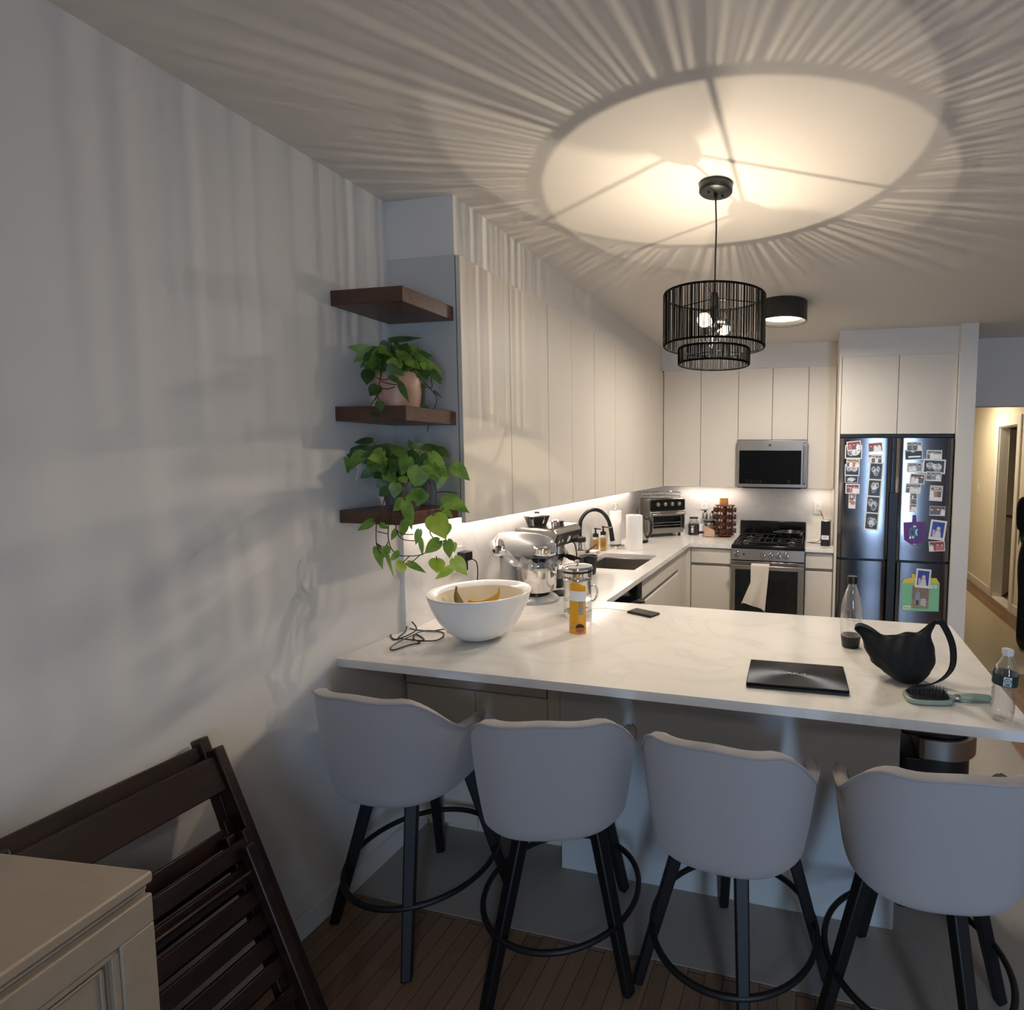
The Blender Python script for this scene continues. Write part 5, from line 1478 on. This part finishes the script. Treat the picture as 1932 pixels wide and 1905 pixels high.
def pic(name, w, h, kind, seed, parent, dx=0, dz=0, dy=-.0009, nu=30):
    nv = max(6, int(nu*h/w)); nv = min(nv, 36)
    b = MB().grid(lambda u, v: Vector((-w/2+w*u+dx, dy, -h/2+h*v+dz)), nu, nv)
    o = b.build(name, M['photo'], parent, fix=False, smooth=False)
    f = paint(kind, seed); ca = o.data.color_attributes.new('Col', 'FLOAT_COLOR', 'CORNER')
    for p in o.data.polygons:
        c_ = sum((o.data.vertices[i].co for i in p.vertices), Vector())/4
        u, v = (c_.x-dx)/w+.5, (c_.z-dz)/h+.5
        k = f(min(.999, max(0, u)), min(.999, max(0, v)))
        for li in p.loop_indices: ca.data[li].color = (*k, 1)
    return o
LAY = [0]
def photo(px, py, wpx, hpx, rot, kinds, label, layer=0, border=.07, bottom=0, name='photo_print', pics=None, vertical=False):
    """a print stuck on the refrigerator door; size from its extent on the door plane"""
    P = at(px, py, 'y', FY); s = (P-CAM).dot(fw)/FPX
    w, h = wpx*s, hpx*s
    x_ = (P.x-FX0); q = (x_/.396 if P.x < FX0+.4 else (x_-.414)/(.82-.414)); e = abs(2*q-1)
    yoff = .022*max(0, (e-.8)/.2)**2.2+.004*e*e
    t = thing(name, label, 'photo', (P.x, FY+yoff-.0014-layer*.0016-.0008, P.z), rot=(0, R(-rot), 0), group='photographs on the refrigerator')
    MB().box(-w/2, w/2, -.0003, .0006, -h/2, h/2).build('paper', M['border'], t)
    n = len(kinds); bw = border*min(w, h)
    if vertical:
        hh = (h-bw*(n+1)-bottom*h)/n
        for i, k in enumerate(kinds): pic('picture', w-2*bw, hh, k, int(px*7+py+i*31), t, 0, h/2-bw-hh/2-i*(hh+bw))
    else:
        hh = h-2*bw-bottom*h
        pic('picture', w-2*bw, hh, kinds[0], int(px*7+py), t, 0, (bottom*h)/2)
    return t
A1 = lambda x, y: (1580+x/10.025, 820+y/10.025)
A2 = lambda x, y: (1690+x/8.28, 820+y/8.28)
def ph(A, k, x, y, w, h, *a, **kw): return photo(*A(x, y), w/k, h/k, *a, **kw)
k1, k2 = 10.025, 8.28
ph(A1, k1, 305, 325, 310, 255, 0, ['sono'], 'wide dark scan print half hidden under the topmost photo, left column of the left door')
ph(A1, k1, 312, 208, 255, 172, 6, ['red'], 'tilted group photo at the very top of the left column on the left door', layer=1, border=.09)
ph(A1, k1, 293, 533, 240, 165, -2, ['out'], 'outdoor group photo, third from top in the left column of the left door', layer=1)
ph(A1, k1, 277, 665, 265, 215, -1, ['sono'], 'black scan print right below the outdoor photo on the left door')
ph(A1, k1, 265, 840, 240, 145, 0, ['sono'], 'faint dark scan print above the reddish photo on the left door', layer=1)
ph(A1, k1, 285, 1022, 255, 185, 0, ['red'], 'reddish couple photo above the short photo strip on the left door', layer=1, border=.1)
ph(A1, k1, 278, 1250, 128, 290, -1, ['warm','warm','warm'], 'short photo booth strip hanging at the bottom of the left column on the left door', vertical=True, bottom=.22, border=.08)
ph(A1, k1, 715, 235, 265, 178, 5, ['red'], 'tilted group photo at the top of the right column on the left door', border=.08)
ph(A1, k1, 685, 1165, 262, 1290, -3, ['sono','sono','sono','sono'], 'long vertical strip of four scan pictures on the left door', vertical=True, border=.10)
ph(A1, k1, 712, 452, 250, 168, -1, ['light'], 'pale wedding photo overlapping the top of the long scan strip', layer=1, border=.05)
ph(A2, k2, 280, 310, 262, 165, 3, ['dark'], 'dark print with a white bar, tucked under the top photo of the right door')
ph(A2, k2, 290, 182, 225, 145, 2, ['bw'], 'black and white group photo at the top left of the right door', layer=1)
ph(A2, k2, 295, 512, 225, 155, 0, ['bw'], 'black and white photo of people in white, second down on the right door', bottom=.08)
ph(A2, k2, 272, 838, 225, 155, -2, ['bw'], 'faded grey group photo just above the narrow photo strip on the right door')
ph(A2, k2, 337, 687, 218, 160, -4, ['warm'], 'colour evening photo with a dark background in the left column of the right door', layer=1, border=.08)
ph(A2, k2, 275, 1060, 112, 300, 0, ['warm','warm','warm'], 'narrow photo booth strip with three frames on the right door', vertical=True, bottom=.1, border=.1)
ph(A2, k2, 598, 495, 332, 225, -2, ['sono'], 'large black scan print in the right column of the right door', border=.1)
ph(A2, k2, 600, 312, 225, 145, 0, ['bw'], 'black and white photo highest in the right column of the right door', layer=1)
ph(A2, k2, 592, 650, 225, 150, -2, ['bw'], 'grey close-up photo overlapping the bottom of the large scan print', layer=1, bottom=.08)
tq = ph(A2, k2, 630, 915, 185, 240, -2, ['out'], 'instant photo hung with a white ribbon bow on the right door', bottom=.2)
b = MB()
for a, l_ in ((35,.022),(145,.022),(250,.016),(290,.014)):
    b.bar((0,-.003,.030), (l_*math.cos(R(a)),-.003,.030+l_*math.sin(R(a))), .006, .001, upv=(0,1,0))
b.build('ribbon_bow', M['border'], tq)
ph(A2, k2, 650, 1190, 225, 150, -1, ['warm'], 'warm colour group photo below the ribboned photo on the right door', border=.03, bottom=.07)
ph(A2, k2, 655, 1490, 235, 312, -6, ['child'], 'tilted white framed portrait of a small child on blue, on the right door', bottom=.05, border=.12)
ph(A2, k2, 642, 1742, 232, 158, 5, ['red'], 'tilted red toned photo, lowest in the right column of the right door', border=.07)
# purple spinning-top cut-out
def cut(name, label, pts, m, layer=0, cat='paper craft'):
    W_ = [at(*A, 'y', FY) for A in pts]
    c_ = sum(W_, Vector())/len(W_)
    t = thing(name, label, cat, (c_.x, FY-.0035-layer*.0012, c_.z))
    MB().prism([Vector((p.x-c_.x, 0, p.z-c_.z)) for p in W_], (0,.0008,0)).build('card', m, t)
    return t, c_
pp = [A2(*q) for q in ((262,1255),(322,1255),(325,1360),(465,1362),(462,1640),(330,1715),(285,1735),(240,1715),(130,1640),(120,1370),(258,1362))]
t, c_ = cut('paper_spinning_top', 'purple card spinning-top cut-out with a dark blue picture on the right door', pp, M['purple'])
Q_ = at(*A2(290, 1525), 'y', FY); s = (Q_-CAM).dot(fw)/FPX/k2
pic('picture', 165*s, 225*s, 'sea', 5, t, Q_.x-c_.x, Q_.z-c_.z, -.0005)
Q_ = at(*A2(288, 1712), 'y', FY)
b = MB(); b.prism([(Q_.x-c_.x-.014,-.0006,Q_.z-c_.z-.002),(Q_.x-c_.x+.014,-.0006,Q_.z-c_.z-.002),(Q_.x-c_.x+.004,-.0006,Q_.z-c_.z+.004),(Q_.x-c_.x-.003,-.0006,Q_.z-c_.z+.006)], (0,.0005,0)); b.build('white_print', M['border'], t)
A3 = lambda x, y: (1570+x/5.01, 800+y/5.01)
t, c_ = cut('paper_house', 'mint green card house with a yellow roof on the lower right door', [A3(*q) for q in ((652,1500),(1015,1508),(1006,1770),(655,1762))], M['mint'])
rel = lambda x, y, d=0: (lambda P: (P.x-c_.x, -.0006-d, P.z-c_.z))(at(*A3(x, y), 'y', FY))
MB().prism([rel(652,1502), rel(690,1452), rel(750,1450), rel(752,1415), rel(785,1415), rel(786,1450), rel(985,1455), rel(1017,1509)], (0,.0006,0)).build('roof', M['yellow'], t)
Q_ = at(*A3(832,1635), 'y', FY); s = (Q_-CAM).dot(fw)/FPX/5.01
pic('picture', 148*s, 212*s, 'street', 9, t, Q_.x-c_.x, Q_.z-c_.z, -.0014)
for (x, y, w_, h_, tx) in ((705,1732,72,36,'Short'), (958,1535,62,30,None)):
    o_ = MB().prism([rel(x-w_/2,y+h_/2,.0006), rel(x+w_/2,y+h_/2,.0006), rel(x+w_/2,y-h_/2,.0006), rel(x-w_/2,y-h_/2,.0006)], (0,.0004,0)).build('paper_label', M['border'], t)
    p = rel(x, y, .0009)
    if tx: text_mesh(tx, 26*s, M['black'], 'lettering', o_, Matrix.Translation(p) @ Matrix.Rotation(R(90), 4, 'X'), .0001)
    else: MB().box(p[0]-.013, p[0]+.012, p[1]-.0002, p[1], p[2]-.002, p[2]+.002).build('lettering', M['black'], o_)
photo(*A3(858,1457), 133/5.01, 182/5.01, -3, ['child'], 'white framed portrait of a small child on blue, overlapping the card house roof', layer=3, bottom=.05, border=.12)

# ------------------------------------------------------------------ hall: washer and dryer, switch
def laundry(name, label, z0, z1, hz):
    t = thing(name, label, 'appliance', (4.70, 6.50, z0))
    h = z1-z0
    MB().box(-.32, .32, -.30, .30, .002, h-.002).build('body', M['offwhite'], t, bevel=.012)
    b = MB(Matrix.Translation((-.32, 0, hz)) @ Matrix.Rotation(R(-90), 4, 'Y'))
    b.lathe([(.21,.0),(.225,.012),(.21,.028),(.17,.03),(.16,.012)], 40).build('door_ring', M['nickel'], t)
    b = MB(Matrix.Translation((-.32, 0, hz)) @ Matrix.Rotation(R(-90), 4, 'Y')); b.lathe([(0,.014),(.16,.012)], 40).build('door_glass', M['glassblk'], t)
    MB().box(-.326, -.32, -.28, .28, h-.10, h-.02).build('control_panel', M['dsteel'], t)
    return t
laundry('washing_machine', 'white front loading washer standing in the hall closet', 0.0, .86, .45)
laundry('tumble_dryer', 'white dryer with a round door stacked on the washer in the hall closet', .862, 1.72, .45)
tag(MB().box(4.40, 4.44, 4.405, 6.995, 1.80, 1.84).build('closet_rail', M['black']), 'dark rail across the hall closet above the dryer', 'rail')
t = thing('light_switch', 'white light switch on the hall wall left of the closet door', 'switch', (3.7995, 6.42, 1.28))
MB().box(-.006, 0, -.04, .04, -.06, .06).build('cover_plate', M['offwhite'], t, bevel=.003)
MB().box(-.009, -.006, -.015, .015, -.03, .03).build('rocker', M['white'], t, bevel=.002)

# ------------------------------------------------------------------ person at the right edge
t = thing('person', 'person in black clothes with long dark hair standing at the right edge of the hall', 'person', (3.58, 3.72, .004))
def skin_obj(name, verts, edges, rad, m, root, parent, sub=2):
    me = bpy.data.meshes.new(name); me.from_pydata([tuple(v) for v in verts], edges, []); me.materials.append(m)
    o = bpy.data.objects.new(name, me); COL.objects.link(o); o.parent = parent
    s = o.modifiers.new('Skin', 'SKIN'); s.use_smooth_shade = True
    for i, r_ in enumerate(rad):
        me.skin_vertices[0].data[i].radius = (r_, r_) if not isinstance(r_, tuple) else r_
    me.skin_vertices[0].data[root].use_root = True
    q = o.modifiers.new('Sub', 'SUBSURF'); q.levels = sub; q.render_levels = sub
    return o
J = {'pel':(0,0,.86),'wai':(.005,.0,1.0),'che':(.01,.0,1.20),'nek':(.015,.01,1.36),'hd0':(.02,.0,1.44),
 'lh':(-.085,0,.83),'lk':(-.09,-.02,.46),'la':(-.095,.02,.09),'lf':(-.10,-.02,.045),'lt':(-.11,-.13,.03),
 'rh':(.085,0,.83),'rk':(.085,-.03,.46),'ra':(.075,.03,.09),'rf':(.075,-.01,.045),'rt':(.08,-.12,.03),
 'ls':(-.14,.005,1.31),'le':(-.165,-.06,1.06),'lw':(-.06,-.22,.98),'rs':(.165,.005,1.31),'re':(.185,-.06,1.06),'rw':(.09,-.23,.98)}
K = list(J); ix = {k:i for i, k in enumerate(K)}
rad = dict(pel=(.135,.10),wai=(.105,.085),che=(.125,.09),nek=.042,hd0=.045,lh=.085,lk=.055,la=.036,lf=.036,lt=.028,rh=.085,rk=.055,ra=.036,rf=.036,rt=.028,ls=.05,le=.036,lw=.024,rs=.05,re=.036,rw=.024)
E_ = [('pel','wai'),('wai','che'),('che','nek'),('nek','hd0'),('pel','lh'),('lh','lk'),('lk','la'),('la','lf'),('lf','lt'),('pel','rh'),('rh','rk'),('rk','ra'),('ra','rf'),('rf','rt'),('che','ls'),('ls','le'),('le','lw'),('che','rs'),('rs','re'),('re','rw')]
body = skin_obj('body', [J[k] for k in K], [(ix[a], ix[c]) for a, c in E_], [rad[k] for k in K], M['clothes'], 0, t)
hd = MB()
def headf(u, v):
    a = 2*math.pi*u; p = math.pi*v
    r_ = math.sin(p); x = .072*r_*math.cos(a); y = .092*r_*math.sin(a); z = -.115*math.cos(p)
    if y < 0:
        y -= .016*math.exp(-((x/.012)**2+((z+.005)/.022)**2))+.006*math.exp(-((x/.03)**2+((z+.052)/.012)**2))
        y += .006*math.exp(-(((abs(x)-.03)/.013)**2+((z-.012)/.012)**2))
    if z < 0: x *= 1+.5*z/.115*.45
    return Vector((.02+x, -.01+y, 1.535+z))
hd.grid(headf, 32, 22, cu=True); head = hd.build('head', M['skin'], t)
b = MB()
for s in (-1, 1): b.lathe([(0,-.006),(.006,-.004),(.009,0),(.006,.004),(0,.006)], 12, (.02+.03*s,-.094,1.547))
b.build('eyes', M['offwhite'], head)
MB().tube([(.0,-.098,1.484),(.02,-.102,1.482),(.04,-.098,1.484)], .004, 8).build('mouth', mat('lips', '#8c4a44', .5), head)
b = MB()
for s in (-1, 1): b.lathe([(0,-.03),(.014,-.02),(.018,.0),(.014,.022),(0,.03)], 12, (.02+.073*s,-.0,1.535), sx=.5)
b.build('ears', M['skin'], head)
def hand(side, wrist, d):
    w_ = Vector(wrist); d = Vector(d).normalized(); sd = Vector((side,0,0)); sd = (sd-d*sd.dot(d)).normalized(); n_ = d.cross(sd)
    V = [w_, w_+d*.04, w_+d*.075]; Eg = [(0,1),(1,2)]; Rr = [(.022,.015),(.034,.014),(.032,.012)]
    for k, (o_, L_) in enumerate(((-.028,.062),(-.01,.074),(.009,.070),(.026,.055))):
        i0 = len(V); base_ = w_+d*.085+sd*o_
        V += [base_, base_+d*L_*.5-n_*.006, base_+d*L_*.85-n_*.02]; Eg += [(2,i0),(i0,i0+1),(i0+1,i0+2)]; Rr += [.0085,.008,.0065]
    i0 = len(V); V += [w_+d*.03-sd*.034, w_+d*.06-sd*.05-n_*.01, w_+d*.082-sd*.052-n_*.02]; Eg += [(1,i0),(i0,i0+1),(i0+1,i0+2)]; Rr += [.011,.009,.0075]
    return skin_obj('hand', V, Eg, Rr, M['skin'], 1, t, 1)
hand(1, J['lw'], (.35,-.8,-.1)); hand(-1, J['rw'], (-.35,-.8,-.1))
b = MB(); q = random.Random(11)
def scalp(u, v):
    a = R(-200)+R(220)*u; p = math.pi*(.0+.56*v)
    return Vector((.02+.083*math.sin(p)*math.cos(a), .0+.103*math.sin(p)*math.sin(a)*-1, 1.54+.124*math.cos(p)))
b.grid(lambda u, v: Vector((.02+.084*math.sin(math.pi*.55*v)*math.cos(R(-25)+R(230)*u), .0+.104*math.sin(math.pi*.55*v)*math.sin(R(-25)+R(230)*u), 1.54+.124*math.cos(math.pi*.55*v))), 24, 10)
for i in range(70):
    a = R(-30)+R(240)*q.random(); r0 = .07+.012*q.random()
    x, y = .02+r0*math.cos(a), .09*math.sin(a)+.012
    ex = x*1.25-(.05 if x < .02 else -.01)+q.gauss(0,.012); ey = y*1.15+.01+q.gauss(0,.01); ez = q.uniform(.88,1.05)
    b.tube(smoothpath([(x,y,1.56),(x*1.1-.006,y*1.05,1.40),((x+ex)/2-.02,(y+ey)/2+.015,1.22),(ex,ey,ez)], 4), [.009]*10+[.007,.005,.002], 5)
b.build('hair', M['hair'], t)
S.view_settings.view_transform = 'Standard'; S.view_settings.look = 'None'; S.view_settings.gamma = 1
S.view_settings.exposure = EXPO
try: S.view_settings.use_curve_mapping = False
except Exception: pass
c = S.cycles
c.use_denoising = True; c.max_bounces = 10; c.diffuse_bounces = 5; c.glossy_bounces = 4; c.transmission_bounces = 6; c.transparent_max_bounces = 24
c.caustics_reflective = False; c.caustics_refractive = False; c.sample_clamp_indirect = 6
